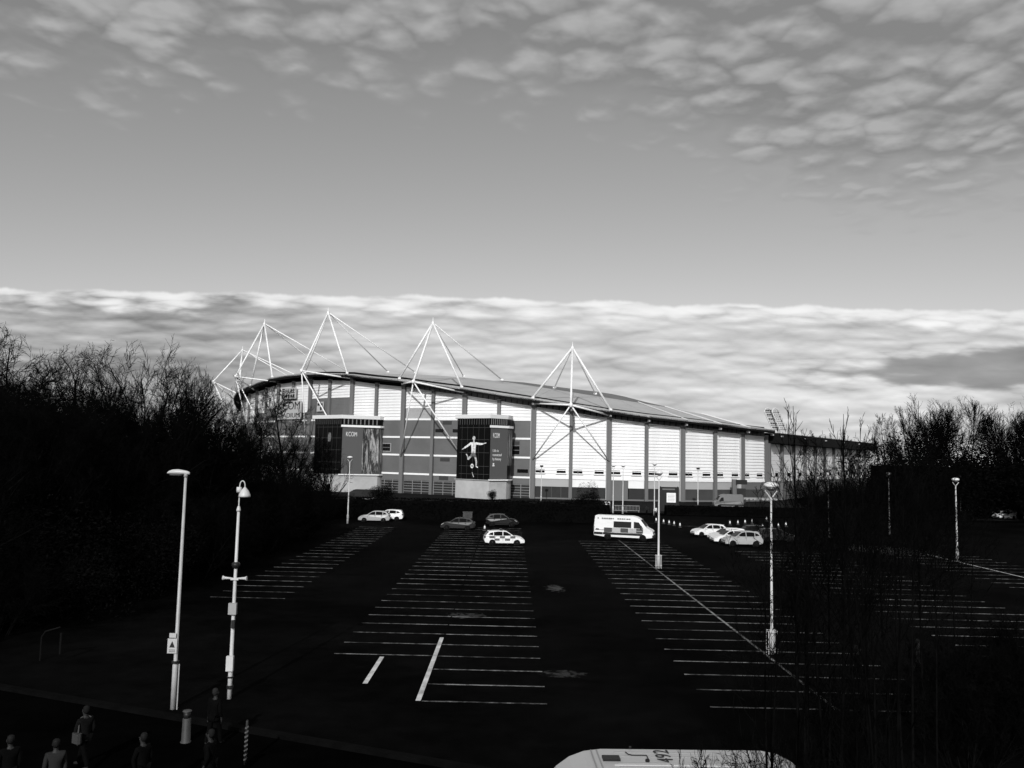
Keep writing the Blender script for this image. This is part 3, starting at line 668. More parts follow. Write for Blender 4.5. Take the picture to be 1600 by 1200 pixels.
STY = {
 'round': dict(n=(6, 6, 5, 4, 2), kids=(13, 9, 8, 6), start=(.20, .25, .2, .15), ang=(.85, .72, .68, .65), len=(.66, .50, .48, .46), fall=(.35, .4, .4, .3), wob=(.05, .13, .17, .2, .2), up=(.05, .06, .04, .03, .02), tip=(.35, .3, .3, .35, .4), rad=(.5, .55, .55, .6), rmin=.016),
 'dome': dict(n=(4, 7, 5, 4, 2), kids=(18, 10, 8, 7), start=(.3, .2, .2, .15), ang=(.80, .55, .60, .6), len=(1.75, .40, .46, .46), fall=(.05, .45, .35, .3), wob=(.04, .09, .13, .17, .2), up=(.03, .03, .03, .03, .02), tip=(.5, .2, .3, .4, .5), rad=(.5, .5, .55, .6), rmin=.017),
 'tall': dict(n=(8, 6, 5, 4, 2), kids=(15, 9, 7, 5), start=(.25, .25, .2, .15), ang=(.72, .62, .62, .6), len=(.42, .46, .48, .5), fall=(.5, .45, .4, .3), wob=(.03, .09, .14, .18, .2), up=(.03, .09, .06, .04, .02), tip=(.15, .25, .3, .35, .4), rad=(.5, .5, .55, .6), rmin=.016),
 'vase': dict(n=(4, 7, 6, 4, 2), kids=(15, 11, 9, 6), start=(.35, .25, .2, .2), ang=(.66, .48, .48, .5), len=(1.7, .42, .46, .45), fall=(.1, .35, .3, .3), wob=(.03, .06, .09, .13, .15), up=(.02, .06, .06, .05, .03), tip=(.5, .15, .25, .35, .4), rad=(.6, .5, .55, .6), rmin=.026),
 'shrub': dict(n=(5, 5, 4, 3), kids=(12, 9, 6), start=(.12, .12, .12), ang=(.55, .6, .7), len=(.55, .5, .5), fall=(.4, .4, .3), wob=(.08, .13, .18, .2), up=(.04, .05, .03, .02), tip=(.3, .3, .35, .4), rad=(.6, .55, .6), rmin=.011),
 'pole': dict(n=(10, 6, 4, 2), kids=(20, 8, 4), start=(.45, .15, .2), ang=(.62, .6, .6), len=(.27, .42, .5), fall=(.65, .4, .3), wob=(.02, .07, .12, .15), up=(.02, .10, .07, .04), tip=(.12, .3, .4, .5), rad=(.42, .5, .6), rmin=.007),
 'shoot': dict(n=(10, 6, 3), kids=(17, 5), start=(.22, .3), ang=(.58, .5), len=(.24, .36), fall=(.78, .5), wob=(.018, .05, .1), up=(.02, .12, .08), tip=(.09, .3, .4), rad=(.42, .5), rmin=.009),
}
def make_tree(seed, style, H, r, stems=1, spread=0.0, leaf=0):
    rg = random.Random(seed); S = STY[style]; out = []
    for k in range(stems):
        a = rg.random() * 6.283; sp_ = spread * rg.random() if stems > 1 else 0.0
        d = norm(np.array([math.cos(a) * sp_ * .5, math.sin(a) * sp_ * .5, 1.0])); p = np.array([math.cos(a) * sp_ * .5, math.sin(a) * sp_ * .5, -0.15])
        L = H * {'round': .62, 'dome': .38, 'tall': .95, 'vase': .42, 'shrub': .62, 'shoot': 1.0, 'pole': 1.0}[style] * (1 if stems == 1 else 0.75 + .4 * rg.random())
        grow(rg, out, p, d, L, r * (1 if stems == 1 else .6 + .6 * rg.random()), 0, S)
    env = {'dome': (.53, .42, .47, 1.13), 'vase': (.60, .34, .40, 1.10), 'round': (.56, .40, .44, 1.1)}.get(style)
    zs_ = sorted(s[1][2] for s in out if s[4] >= 2); top = zs_[int(len(zs_) * .975)] if env else max(s[1][2] for s in out); sc = H / top * (env[3] - .05 if env else 1)
    out = [(s[0] * sc, s[1] * sc, s[2], s[3], s[4]) for s in out]
    if env:                                          # storms and light keep a grown crown rounded
        zc, rx, rz_ = env[0] * H, env[1] * H, env[2] * H
        def inside(q): 
            a_ = math.atan2(q[1], q[0]); lob = 1 + .07 * math.sin(3 * a_ + seed) + .05 * math.sin(5 * a_ + q[2] * .5)
            return (q[0] ** 2 + q[1] ** 2) / (rx * lob) ** 2 + ((q[2] - zc) / rz_ if q[2] > zc else 0) ** 2 < 1 + rg.gauss(0, .05)
        out = [s for s in out if s[4] == 0 or inside(s[1])]
    wood = [s for s in out if s[4] <= 1]; fine = [s for s in out if s[4] > 1]
    gw = [tubes([s for s in wood if s[4] == 0], 7)]
    if any(s[4] == 1 for s in wood): gw.append(tubes([s for s in wood if s[4] == 1], 4))
    trunk = np_mesh('trunk', [(v, f) for v, f in gw], BARK if style != 'shoot' else SHOOT)
    crown = np_mesh('crown', [tubes(fine, 3)], TWIG) if fine else None
    return trunk, crown
def leaf_mesh(name, pts, size, rg, m=None):
    n = len(pts); c = np.array(pts); nr = np.random.RandomState(rg.randint(0, 99999))
    u = nr.normal(size=(n, 3)); u /= np.linalg.norm(u, axis=1, keepdims=True); w = nr.normal(size=(n, 3)); w = np.cross(u, w); w /= np.linalg.norm(w, axis=1, keepdims=True)
    s = size * (0.6 + 0.8 * nr.rand(n, 1))
    vs = np.stack([c - u * s, c + w * s * .45, c + u * s, c - w * s * .45], 1).reshape(-1, 3)
    fs = np.arange(4 * n).reshape(-1, 4)
    return np_mesh(name, [(vs, fs)], m or LEAF)
def make_bush(seed, rx, ry, h, n, size):
    """evergreen bush: lumpy leaf shell over woody stems"""
    rg = random.Random(seed); pts = []; lumps = [(rg.uniform(-rx, rx) * .6, rg.uniform(-ry, ry) * .6, h * rg.uniform(.3, .75), rg.uniform(.35, .55)) for _ in range(9)]
    while len(pts) < n:
        lx, ly, lz, lr = rg.choice(lumps); v = norm(np.array([rg.gauss(0, 1), rg.gauss(0, 1), rg.gauss(0, 1)])) * (rg.random() ** .35)
        p = (lx + v[0] * rx * lr * 1.3, ly + v[1] * ry * lr * 1.3, lz + v[2] * h * lr * .75)
        if p[2] > 0.02: pts.append(p)
    segs = []
    for k in range(14):
        a = rg.random() * 6.28; t_ = rg.choice(lumps)
        segs.append((np.array([math.cos(a) * .2, math.sin(a) * .2, -.1]), np.array([t_[0], t_[1], t_[2]]), .05, .02))
    return np_mesh('stem', [tubes(segs, 5)], BARK), leaf_mesh('foliage', pts, size, rg)
PROTO = {
 'domeA': make_tree(41, 'dome', 17, .42), 'domeB': make_tree(42, 'dome', 17, .4),
 'roundA': make_tree(11, 'round', 17, .34), 'roundB': make_tree(12, 'round', 16, .32), 'tallA': make_tree(13, 'tall', 18, .28), 'tallB': make_tree(14, 'tall', 17, .26),
 'vaseA': make_tree(15, 'vase', 21, .5), 'vaseB': make_tree(16, 'vase', 21, .48), 'shrubA': make_tree(17, 'shrub', 6.5, .05, 9, 1.6), 'shrubB': make_tree(18, 'shrub', 5.5, .05, 10, 1.8),
 'poleA': make_tree(51, 'pole', 10, .05), 'poleB': make_tree(52, 'pole', 10, .045), 'poleC': make_tree(53, 'pole', 10, .045), 'shootA': make_tree(19, 'shoot', 11, .058), 'shootB': make_tree(20, 'shoot', 11, .05), 'shootC': make_tree(21, 'shoot', 10, .046), 'bushA': make_bush(31, 2.0, 2.0, 3.2, 6500, .065), 'bushB': make_bush(32, 2.3, 1.9, 4.2, 7500, .07)}
def plant(kind, x, y, h, rz, label, group=None, wide=1.0, cat='tree', name='bare_tree'):
    a, b = PROTO[kind]; base = {'r': 17.0, 't': 18.0, 'v': 21.0, 's': 6.5, 'b': 3.6, 'd': 17.0, 'p': 10.0}[kind[0]]
    if kind == 'roundB': base = 16
    if kind == 'tallB': base = 17
    if kind.startswith('shoot'): base = 10 if kind[-1] == 'C' else 11
    if kind == 'shrubB': base = 5.5
    s = h / base
    T = thing(name, label, cat, (x, y, 0), rz, group)
    is_bush = kind.startswith('bush')
    multi = is_bush or kind.startswith('shrub')
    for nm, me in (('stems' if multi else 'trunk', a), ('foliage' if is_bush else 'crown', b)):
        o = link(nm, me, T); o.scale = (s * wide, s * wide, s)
        if multi or nm == 'crown': o['kind'] = 'stuff'
    return T
rg = random.Random(5)
WOOD = 'bare dark tree in the dense wood left of the car park'
# the trees that shape the skyline on the left
for kind, x, y, h, w, lab in (('domeA', -42.6, 70, 20.3, .9, 'tallest bare tree at the far left edge of the photo'), ('domeB', -31.2, 71, 19.8, .85, 'round domed bare tree standing highest in the middle of the left wood'),
                              ('domeA', -26.9, 75, 17.3, .7, 'small round bare tree just left of the leftmost mast'), ('roundA', -37.6, 73, 18.6, .7, 'open bare tree with gaps of sky between the two domed trees')):
    plant(kind, x, y, h, rg.random() * 6.28, lab, None, w)
for k in range(50):
    y = rg.uniform(42, 105); x = -26 - rg.random() * 30 - max(0, (y - 60) * .14)
    px = 800 + 1300 * x / y
    lim = 578 + 26 * min(1, max(0, (px - 180) / 170)) if px > 60 else 545     # keep below the skyline trees
    hmax = 9.35 + (698 - lim) * y / 1300
    plant(rg.choice(['roundA', 'domeB', 'tallA', 'domeA']), x, y, min(hmax * rg.uniform(.8, .97), 18.5), rg.random() * 6.28, WOOD, 'trees of the wood on the left', rg.uniform(.8, 1.1))
for x, y, h, kind, w, lab in ((-29.9, 112, 18.4, 'tallA', 1.0, 'slender bare tree in front of the stadium sign'), (-36.8, 109, 16.8, 'domeB', .8, 'bare tree in front of the curved left end of the stadium'), (-28.6, 113, 12.9, 'domeB', .85, 'low bare tree in front of the crowd print tower'),
                              (-32.8, 110, 17.0, 'tallB', .9, 'slender bare tree left of the stadium sign'), (-39.5, 105, 15.2, 'domeA', .85, 'bare tree below the leftmost mast'), (-32, 106, 13.4, 'domeB', .9, 'thin bare tree beside the wood, below the stadium sign'), (-24.6, 114, 11.4, 'domeA', .85, 'short bare tree left of the slim lamp post'), (-35.5, 100, 13.8, 'domeA', .9, 'bare tree at the edge of the wood below the second mast'), (-28.5, 101, 11.0, 'domeB', .9, 'low domed tree at the right edge of the wood')):
    plant(kind, x, y, h, rg.random() * 6.28, lab, None, w)
for k in range(46):
    y = rg.uniform(34, 117); x = -21.5 - (rg.random() ** 1.4) * 13 - (2.5 if y > 95 else 0) - (3.5 if y < 45 else 0)
    plant(rg.choice(['shrubA', 'shrubB']), x, y, rg.uniform(4.0, 7.5), rg.random() * 6.28, 'leafless shrub in the undergrowth left of the car park', 'shrubs under the left wood', 1.1, 'shrub', 'bare_shrub')
for k in range(44):
    y = rg.uniform(36, 117); x = -23.5 - (rg.random() ** 1.3) * 14 - (2 if y > 95 else 0) - (2.5 if y < 45 else 0)
    plant(rg.choice(['bushA', 'bushB']), x, y, rg.uniform(3.0, 5.5), rg.random() * 6.28, 'dark evergreen bush among the left wood', 'evergreen bushes under the left wood', 1.2, 'bush', 'evergreen_bush')
# saplings close to the camera on the right, seen against the sky
for i, (kind, x, y, h, lab) in enumerate((('shootA', 6.05, 17.9, 10.75, 'sapling with the highest forked leading shoot, left of the right-hand group'), ('shootB', 6.85, 18.2, 10.55, 'thin upright sapling, second from the left in the near right group'), ('shootA', 7.45, 19.2, 10.65, 'tall sapling with spread shoots in the middle of the near right group'),
        ('shootC', 8.25, 20.2, 10.35, 'slim sapling right of the middle of the near right group'), ('shootA', 8.45, 19.6, 10.55, 'stout sapling at the right of the near right group'), ('shootB', 5.35, 17.2, 9.6, 'low sapling at the left of the near right group'),
        ('shootC', 9.6, 21.5, 10.2, 'sapling nearest the far right trees'), ('shootB', 7.1, 16.2, 9.3, 'nearest sapling in the right group'), ('shootC', 8.0, 17.6, 9.7, 'short sapling inside the right group'))):
    plant(kind, x, y, h, i * 2.1, lab, 'saplings close on the right', 1.0, 'tree', 'sapling')
for k, (x, y, h) in enumerate(((7.2, 20.5, 9.3), (8.0, 21.0, 9.9), (8.6, 22.0, 10.2), (9.3, 21.5, 10.2), (9.9, 23.0, 10.4), (10.5, 22.6, 10.3), (11.4, 24, 10.4), (10.8, 26, 10.5), (12.6, 25.0, 10.2), (13.2, 27, 10.3), (14.4, 28, 10.0), (12.2, 29, 10.3), (15.8, 30, 9.8), (6.6, 19.0, 8.6), (5.7, 18.4, 8.9), (9.0, 25.5, 10.4), (16.8, 31, 9.2))):
    plant(('poleA', 'poleB', 'poleC')[k % 3], x, y, h, k * 1.3, 'thin leafless tree in the thicket behind the near saplings on the right', 'thicket close on the right', rg.uniform(.8, 1.05), 'tree', 'bare_tree')
for k, (x, y, h) in enumerate(((11.5, 27.5, 3.2), (14.5, 29, 3.6), (17, 30.5, 3.4), (19.5, 31, 3.8), (9.6, 24, 2.8), (16, 28, 4.5), (18.5, 29.5, 4.8), (20, 28.5, 4.2), (21.5, 31, 5.0), (14, 26, 4.6), (17.5, 26.5, 4.4))):
    plant(('shrubA', 'shrubB')[k % 2], x, y, h, k * 1.9, 'low leafless shrub at the foot of the near thicket', 'low shrubs close on the right', .8, 'shrub', 'bare_shrub')
for k, (x, y, h) in enumerate(((4.0, 15.2, 4.25), (4.7, 15.0, 4.5), (5.3, 15.6, 4.6), (4.5, 14.2, 4.55), (5.0, 14.6, 4.7), (4.3, 14.8, 4.5), (5.5, 15.0, 4.8))):
    plant(('shrubA', 'shrubB')[k % 2], x, y, h, k * 2.3 + .5, 'low twiggy shrub crossing the white van roof', 'shrubs beside the white van', .5, 'shrub', 'bare_shrub')
# big fan-shaped trees beyond the right-hand car park
for k, (x, y, h, w, kind, lab) in enumerate(((73.5, 150, 23.0, .85, 'vaseA', 'tall fan-shaped bare tree, leftmost of the row on the right'), (84, 156, 22.6, .85, 'vaseB', 'fan-shaped bare tree, second of the row on the right'), (92.5, 152, 22.8, .9, 'vaseA', 'broad fan-shaped bare tree, third of the row on the right'),
        (102, 158, 22.4, .85, 'vaseB', 'fan-shaped bare tree, fourth of the row on the right'), (96.5, 151, 21.6, .85, 'vaseB', 'fan-shaped bare tree at the right edge of the photo'), (66.5, 147, 18.5, .62, 'tallA', 'narrow bare tree between the saplings and the fan-shaped row'))):
    plant(kind, x, y, h, k * 1.7, lab, None, w)
for k in range(22):
    x = 54 + k * 3.7 + rg.uniform(-1, 1); y = 146 + rg.uniform(-4, 8)
    plant(('shrubA', 'shrubB')[k % 2], x, y, (rg.uniform(6, 8.5) if x < 64 else rg.uniform(8, 11.5)), rg.random() * 6.28, 'leafless shrub in the belt below the fan-shaped trees', 'shrub belt on the right', .9, 'shrub', 'bare_shrub')
    plant(('bushA', 'bushB')[k % 2], x + 2, y + 3, (rg.uniform(4.0, 5.5) if x < 65 else rg.uniform(9.5, 13.0) if x < 80 else rg.uniform(7.5, 11.8)), rg.random() * 6.28, 'dark evergreen bush in the belt below the fan-shaped trees', 'evergreen belt on the right', 1.3, 'bush', 'evergreen_bush')
for k in range(22):
    plant(('tallA', 'roundB')[k % 2], 112 + k * 8 + rg.uniform(-4, 4), 330 + rg.uniform(-25, 25), rg.uniform(14, 20), rg.random() * 6.28, 'far bare tree on the horizon behind the lower stand', 'far trees on the right', 1.2)
for k in range(7):
    plant('tallB', 88 + k * 6.0, 262 + k * 9, rg.uniform(19, 22), rg.random() * 6.28, 'bare treetop showing above the lower stand roof', 'treetops behind the lower stand', .8)

# far wood along the skyline, one mass
def far_wood():
    nr = np.random.RandomState(4); pts = []
    segs = []
    for k in range(5200):
        x = nr.uniform(-420, 620); y = 430 + 40 * nr.rand(); h = 11 + 4 * math.sin(x * .05) + 3 * math.sin(x * .017 + 1) + 5 * nr.rand() ** 2
        a = np.array([x, y, h * .2 * nr.rand()]); b = np.array([x + nr.normal() * 2.2, y + nr.normal(), h * (.7 + .3 * nr.rand())]); segs.append((a, b, .35, .06))
        for j in range(2):
            c = a + (b - a) * nr.uniform(.5, .95); segs.append((c, c + np.array([nr.normal() * 1.5, nr.normal(), 1.2 + nr.rand()]), .09, .03))
    o = link('far_wood', np_mesh('far_wood', [tubes(segs, 3)], TWIG)); tag(o, 'distant belt of bare woodland along the horizon', 'woodland', kind='stuff')
far_wood()

# hedges between the car park and the stadium
def hedge(label, x0, x1, y, d, h, seed):
    T = thing('hedge', label, 'hedge', ((x0 + x1) / 2, y, 0)); rg = random.Random(seed); L = x1 - x0
    mb = MB(); nx = max(6, int(L / 1.2)); prof = ((-.5, 0), (-.48, .45), (-.42, .8), (-.25, .97), (.25, .97), (.42, .8), (.5, 0)); vs = []; fs = []
    for i in range(nx + 1):
        hh = h * (0.93 + .1 * rg.random())
        for a, b in prof: vs.append((-L / 2 + L * i / nx, a * d * (.9 + .2 * rg.random()), b * hh))
    m_ = len(prof)
    for i in range(nx):
        for j in range(m_ - 1): fs.append((i * m_ + j, (i + 1) * m_ + j, (i + 1) * m_ + j + 1, i * m_ + j + 1))
    fs += [tuple(range(m_)), tuple(range(nx * m_, nx * m_ + m_))[::-1]]
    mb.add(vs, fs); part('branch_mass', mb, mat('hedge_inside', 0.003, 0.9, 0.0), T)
    pts = []
    for k in range(int(L * 190)):
        a = rg.random(); x = rg.uniform(-L / 2, L / 2)
        if a < .62: p = (x, -d * .5 - rg.uniform(-.05, .12), rg.uniform(0, h * .95))
        else: p = (x, rg.uniform(-d * .45, d * .45), h * (.97 + .1 * rg.random()))
        pts.append(p)
    link('foliage', leaf_mesh('foliage', pts, .12, rg), T)
hedge('clipped dark hedge behind the parked cars, left of the barrier', -34, 14.5, 121.5, 2.4, 2.75, 1)
hedge('long low dark hedge right of the notice board', 26.5, 78, 142.5, 2.2, 1.45, 2)
plant('bushB', 13.4, 141, 4.2, 1, 'rounded dark bush at the end of the hedge beside the barrier', None, .8, 'bush', 'evergreen_bush')
plant('bushA', -3.6, 174.5, 2.6, 1, 'small dark bush at the foot of the footballer tower', None, .9, 'bush', 'evergreen_bush')
plant('bushA', 11.2, 142.5, 3.4, 2, 'lower dark bush left of the rounded bush by the barrier', None, .9, 'bush', 'evergreen_bush')
plant('bushA', -23.5, 150, 4.6, 2, 'dark bush in front of the crowd print tower base', None, 1.0, 'bush', 'evergreen_bush')
# ------------------------------------------------------------------ lamps and posts
POLE = mat('galvanised_pole', 0.36, 0.45, 0.4, 0.10, 2.0); POLEW = mat('pale_pole', 0.5, 0.45, 0.4, 0.06, 2.0); PALE = mat('lamp_cover', 0.70, 0.35, 0.4); DARKP = mat('dark_plastic', 0.012, 0.5, 0.3)
def disc_lamp(x, y, h, label, cage=False, r=0.085, dimmed=False):
    T = thing('street_lamp', label, 'street lamp', (x, y, 0), 0, 'disc-headed car park lamps'); POLEW = mat('twig_dimmed_pole', 0.08, 0.6, 0.2, 0.3, 2.0) if dimmed else mat('pale_pole', 0.5); PALE = mat('twig_dimmed_cover', 0.12, 0.5, 0.2) if dimmed else mat('lamp_cover', 0.70)  # darker colour here stands in for the dimming by twigs in front
    part('post', MB().lathe([(r * 1.7, 0), (r * 1.7, 1.1), (r * 1.05, 1.2), (r * .62, h - .55)], 12), POLEW, T, True)
    part('bracket', MB().path([(0, 0, h - .6), (-.3, 0, h - .2)], .03, 6), POLEW, T); part('bracket', MB().path([(0, 0, h - .6), (.3, 0, h - .2)], .03, 6), POLEW, T)
    hd = part('lamp_head', MB().lathe([(.05, h - .05), (.28, h - .04), (.37, h + .05), (.34, h + .14), (.2, h + .21), (.04, h + .24)], 18), PALE, T, True)
    part('lamp_glass', MB().lathe([(.1, h - .2), (.22, h - .13), (.27, h - .045)], 16), mat('lamp_glass', 0.08, 0.2, 0.5), hd, True)
    if cage:
        for a in range(4): part('guard_bar', MB().tube((.3 * math.cos(a * 1.5708 + .78), .3 * math.sin(a * 1.5708 + .78), 0), (.3 * math.cos(a * 1.5708 + .78), .3 * math.sin(a * 1.5708 + .78), 1.15), .018, n=6), POLEW, T)
        for z in (.25, 1.1): part('guard_ring', MB().path([(.3 * math.cos(a * .7854), .3 * math.sin(a * .7854), z) for a in range(9)], .018, 6), POLEW, T)
    return T
disc_lamp(12.9, 72.4, 8.1, 'lamp post with a caged base standing on the bay line right of the police van', True)
disc_lamp(12.95, 41.5, 8.1, 'lamp post partly hidden by the near saplings, base on the bay line', True, .065)
disc_lamp(-21.2, 110.5, 8.6, 'slim lamp post left of the white parked cars')
disc_lamp(17.6, 142.4, 8.0, 'left lamp post of the pair behind the police van'); disc_lamp(19.1, 141.3, 8.0, 'right lamp post of the pair behind the police van')
disc_lamp(44.0, 82.6, 7.9, 'lamp post in the far right car park, bright disc head'); disc_lamp(40.1, 105.4, 8.3, 'lamp post lost in the thicket behind the near saplings', dimmed=True)
disc_lamp(50.8, 112.2, 8.0, 'lamp post below the leftmost fan-shaped tree', dimmed=True); disc_lamp(78, 145, 7.4, 'far lamp post just right of the bright disc lamp', dimmed=True); disc_lamp(118, 195, 7.0, 'lamp post at the right edge of the photo')
disc_lamp(23.9, 138.3, 8.4, 'thin lamp post beside the people at the barrier'); disc_lamp(-36.6, 124, 8.2, 'lamp post lost among the trees left of the crowd print tower')
for x, y, h, lab in ((6.6, 175.5, 7.2, 'slim camera post right of the footballer tower'), (39.1, 174, 7.4, 'slim camera post before the right half of the stadium')):
    T = thing('camera_post', lab, 'camera post', (x, y, 0)); part('post', MB().lathe([(.14, 0), (.14, 1), (.09, 1.1), (.07, h)], 10), POLEW, T, True)
    part('camera', MB().box((0, -.1, h + .12), (.62, .4, .34), .2), DARKP, T)

# flat-headed lamp at the front left
T = thing('street_lamp', 'tall lamp post with a flat head pointing left, in the left foreground', 'street lamp', (-11.94, 30.85, 0), 0)
part('post', MB().lathe([(.095, 0), (.095, 1.55), (.070, 1.62), (.046, 8.32)], 14), POLE, T, True)
part('conduit', MB().tube((.16, -.05, 0), (.16, -.05, 1.6), .022, n=6), POLE, T)
part('post_band', MB().lathe([(.135, 1.62), (.135, 1.7)], 14), DARKP, T)
hb = MB(); prof = [(.14, .0, .03, .05), (.05, .02, .07, .07), (-.1, .04, .10, .08), (-.3, .05, .14, .10), (-.48, .045, .14, .09), (-.62, .02, .10, .06), (-.68, .0, .05, .03)]
vs = []; fs = []
for x, zc, hw, hh in prof:
    for k in range(10): vs.append((x, hw * math.cos(k * .6283), 8.44 + zc + hh * math.sin(k * .6283)))
for j in range(len(prof) - 1):
    for k in range(10): fs.append((j * 10 + k, j * 10 + (k + 1) % 10, (j + 1) * 10 + (k + 1) % 10, (j + 1) * 10 + k))
fs += [tuple(range(10)), tuple(range(60, 70))[::-1]]
hd = part('lamp_head', hb.add(vs, fs), mat('lamp_head_grey', 0.5, 0.4, 0.4), T, True)
part('lamp_glass', MB().box((-.36, 0, 8.385), (.4, .2, .04)), mat('lamp_glass', 0.08), hd)
part('post_cap', MB().lathe([(.07, 8.3), (.07, 8.42), (.04, 8.5)], 12), POLE, T, True)
for z, w, h in ((2.25, .34, .52), (2.62, .24, .16)):
    sg = part('warning_plate', MB().box((-.1, -.13, z), (w, .02, h)), mat('plate_face', 0.42, 0.5, 0.3), T)
    if h > .3:
        part('plate_symbol', MB().slab([(-.2, -.145, 2.2), (0.0, -.145, 2.2), (-.1, -.145, 2.42)], (0, -.006, 0)), INK, sg)
        for q in range(2): part('plate_line', MB().box((-.1, -.145, 2.05 + q * .06), (.22, .006, .025)), mat('plate_grey', 0.1), sg)
# closed-circuit camera mast
T = thing('camera_mast', 'white camera mast with a hooked dome camera and a cross arm', 'camera mast', (-10.38, 32.24, 0))
part('post', MB().lathe([(.085, 0), (.085, 1.2), (.074, 1.25), (.064, 4.2), (.050, 7.0)], 14), POLEW, T, True)
part('finial', MB().lathe([(.085, 7.0), (.085, 7.05), (.05, 7.18), (.022, 7.2), (.022, 7.62)], 10), POLEW, T, True)
hk = [(0, 0, 7.6)] + [(.10 - .10 * math.cos(k * math.pi / 8), 0, 7.98 + .18 * math.sin(k * math.pi / 8)) for k in range(9)] + [(.2, 0, 7.85)]
part('hook', MB().path(hk, .022, 8), POLEW, T)
part('junction_box', MB().lathe([(.10, 7.72), (.10, 7.92)], 10, (-.02, 0, 0)), POLEW, T, True)
part('dome_camera', MB().lathe([(.23, 7.55), (.22, 7.62), (.15, 7.78), (.07, 7.88), (.03, 7.92)], 14, (.2, 0, 0)), POLEW, T, True)
part('collar', MB().lathe([(.12, 4.85), (.16, 4.95), (.16, 5.02), (.10, 5.08)], 12), DARKP, T, True)
ar = part('cross_arm', MB().box((0, -.05, 4.45), (.3, .1, .08)), POLEW, T)
for s in (-1, 1): part('speaker_horn', MB().lathe([(.03, 0), (.05, .25), (.09, .34)], 10, (0, 0, 0)), POLEW, T).matrix_local = Matrix.Translation((s * .12, -.05, 4.47)) @ Matrix.Rotation(s * R(88), 4, 'Y')
part('cabinet', MB().box((0, -.12, 3.35), (.3, .14, .42)), mat('cabinet_grey', 0.30, 0.5, 0.3), T); part('sensor', MB().box((.05, -.13, 2.78), (.12, .1, .3)), DARKP, T)
part('cabinet', MB().box((0, -.13, 1.33), (.26, .14, .55)), POLEW, T)
for z in (.78, .45, .38): part('post_band', MB().lathe([(.125, z), (.125, z + .05)], 12), DARKP, T)
# bollard, striped post, bent rail
T = thing('bollard', 'short round grey bollard below the flat-headed lamp', 'bollard', (-10.17, 27.48, 0))
part('post', MB().lathe([(.17, 0), (.17, .03), (.14, .05), (.13, .74), (.12, .76)], 14), mat('bollard_grey', 0.04, 0.6, 0.3, 0.2, 3), T, True); part('cap', MB().lathe([(.13, .95), (.15, .97), (.12, 1.0)], 14), mat('bollard_cap', 0.05), T, True); part('neck', MB().lathe([(.11, .75), (.11, .96)], 14), DARKP, T, True)
T = thing('striped_post', 'thin black post with a white spiral stripe in the lower left', 'post', (-7.7, 25.7, 0))
part('post', MB().lathe([(.05, 0), (.045, 1.25), (.02, 1.3)], 10), DARKP, T, True)
for k in range(8):
    z = .12 + k * .13; part('stripe', MB().slab([(-.052, -.02, z), (.0, -.055, z + .03), (.052, -.02, z + .06), (.052, -.02, z + .11), (0, -.055, z + .085), (-.052, -.02, z + .05)], (0, -.006, 0)), mat('stripe_white', 0.09), T)
T = thing('bent_rail', 'bent grey tube rail at the foot of the left wood', 'rail', (-20.3, 37.2, 0)); part('tube', MB().path([(0, 0, 0), (0, 0, 1.0), (.15, 0, 1.25), (.8, 0, 1.45)], .035, 8), mat('rail_grey', 0.006, 0.8, 0.03), T); part('upright', MB().tube((.85, 0, .3), (.85, 0, 1.2), .05, n=8), mat('rail_grey', 0.004), T)

# ------------------------------------------------------------------ vehicles
TYRE = mat('tyre', 0.006, 0.85, 0.1); RIM = mat('wheel_rim', 0.30, 0.35, 0.5, metal=0.4); RIMD = mat('dark_rim', 0.05, 0.4, 0.5); LAMP = mat('headlamp', 0.5, 0.15, 0.6); TAIL = mat('tail_lamp', 0.05, 0.2, 0.6); GLS = mat('car_glass', 0.005, 0.06, 0.14); TRIM = mat('black_trim', 0.010, 0.5, 0.3)
def paint(name, g): return mat(name, g, 0.3, 0.4 if g > .3 else 0.16, 0.03, 0.8)
CW = paint('white_paint', 0.74); CS = paint('silver_paint', 0.34); CG = paint('grey_paint', 0.022); CD = paint('dark_paint', 0.008)
def arch(cx, r, z0):
    return [(cx + r * math.cos(a), z0 + r * math.sin(a)) for a in [math.pi * k / 8 for k in range(9)]]
def vehicle_body(out, w, tuck=.09, mid=None):
    """side outline swept across the width: rounded shoulders, ends tapering in plan"""
    xs = [p[0] for p in out]; x0, x1 = min(xs), max(xs); cx = (x0 + x1) / 2; half = (x1 - x0) / 2
    zc = sum(p[1] for p in out) / len(out); vs = []; n = len(out)
    sl_ = ((-1.0, .955), (-.965, .985), (-.86, 1.0), (.86, 1.0), (.965, .985), (1.0, .955))
    for f, s in sl_:
        for x, z in out:
            e = max(0, abs((x - cx) / half) - .66) / .34
            yy = w * f * (1 - .13 * e * e) * (1 - tuck * max(0, (z - .75)) / .6 if mid is None else 1 - tuck * max(0, z - mid) / .9)
            vs.append((cx + (x - cx) * (1 - (1 - s) * .6), yy, zc + (z - zc) * s))
    fs = [tuple(range(n)), tuple(range(5 * n, 6 * n))[::-1]]
    for j in range(5):
        for k in range(n): fs.append((j * n + k, (j + 1) * n + k, (j + 1) * n + (k + 1) % n, j * n + (k + 1) % n))
    return MB().add(vs, fs)
def wheel(T, x, y, r, rim, side):
    ty = part('wheel', MB().lathe([(r * .62, -.1), (r * .94, -.1), (r, -.06), (r, .06), (r * .94, .1), (r * .62, .1)], 18, axis='Y'), TYRE, T, True, (x, y, r))
    rm = MB().lathe([(r * .63, -.02), (r * .6, .085), (r * .5, .075), (r * .12, .085), (r * .1, .1)], 15, axis='Y')
    o = part('rim', rm, rim, ty, True); o.scale = (1, side, 1)
    return ty
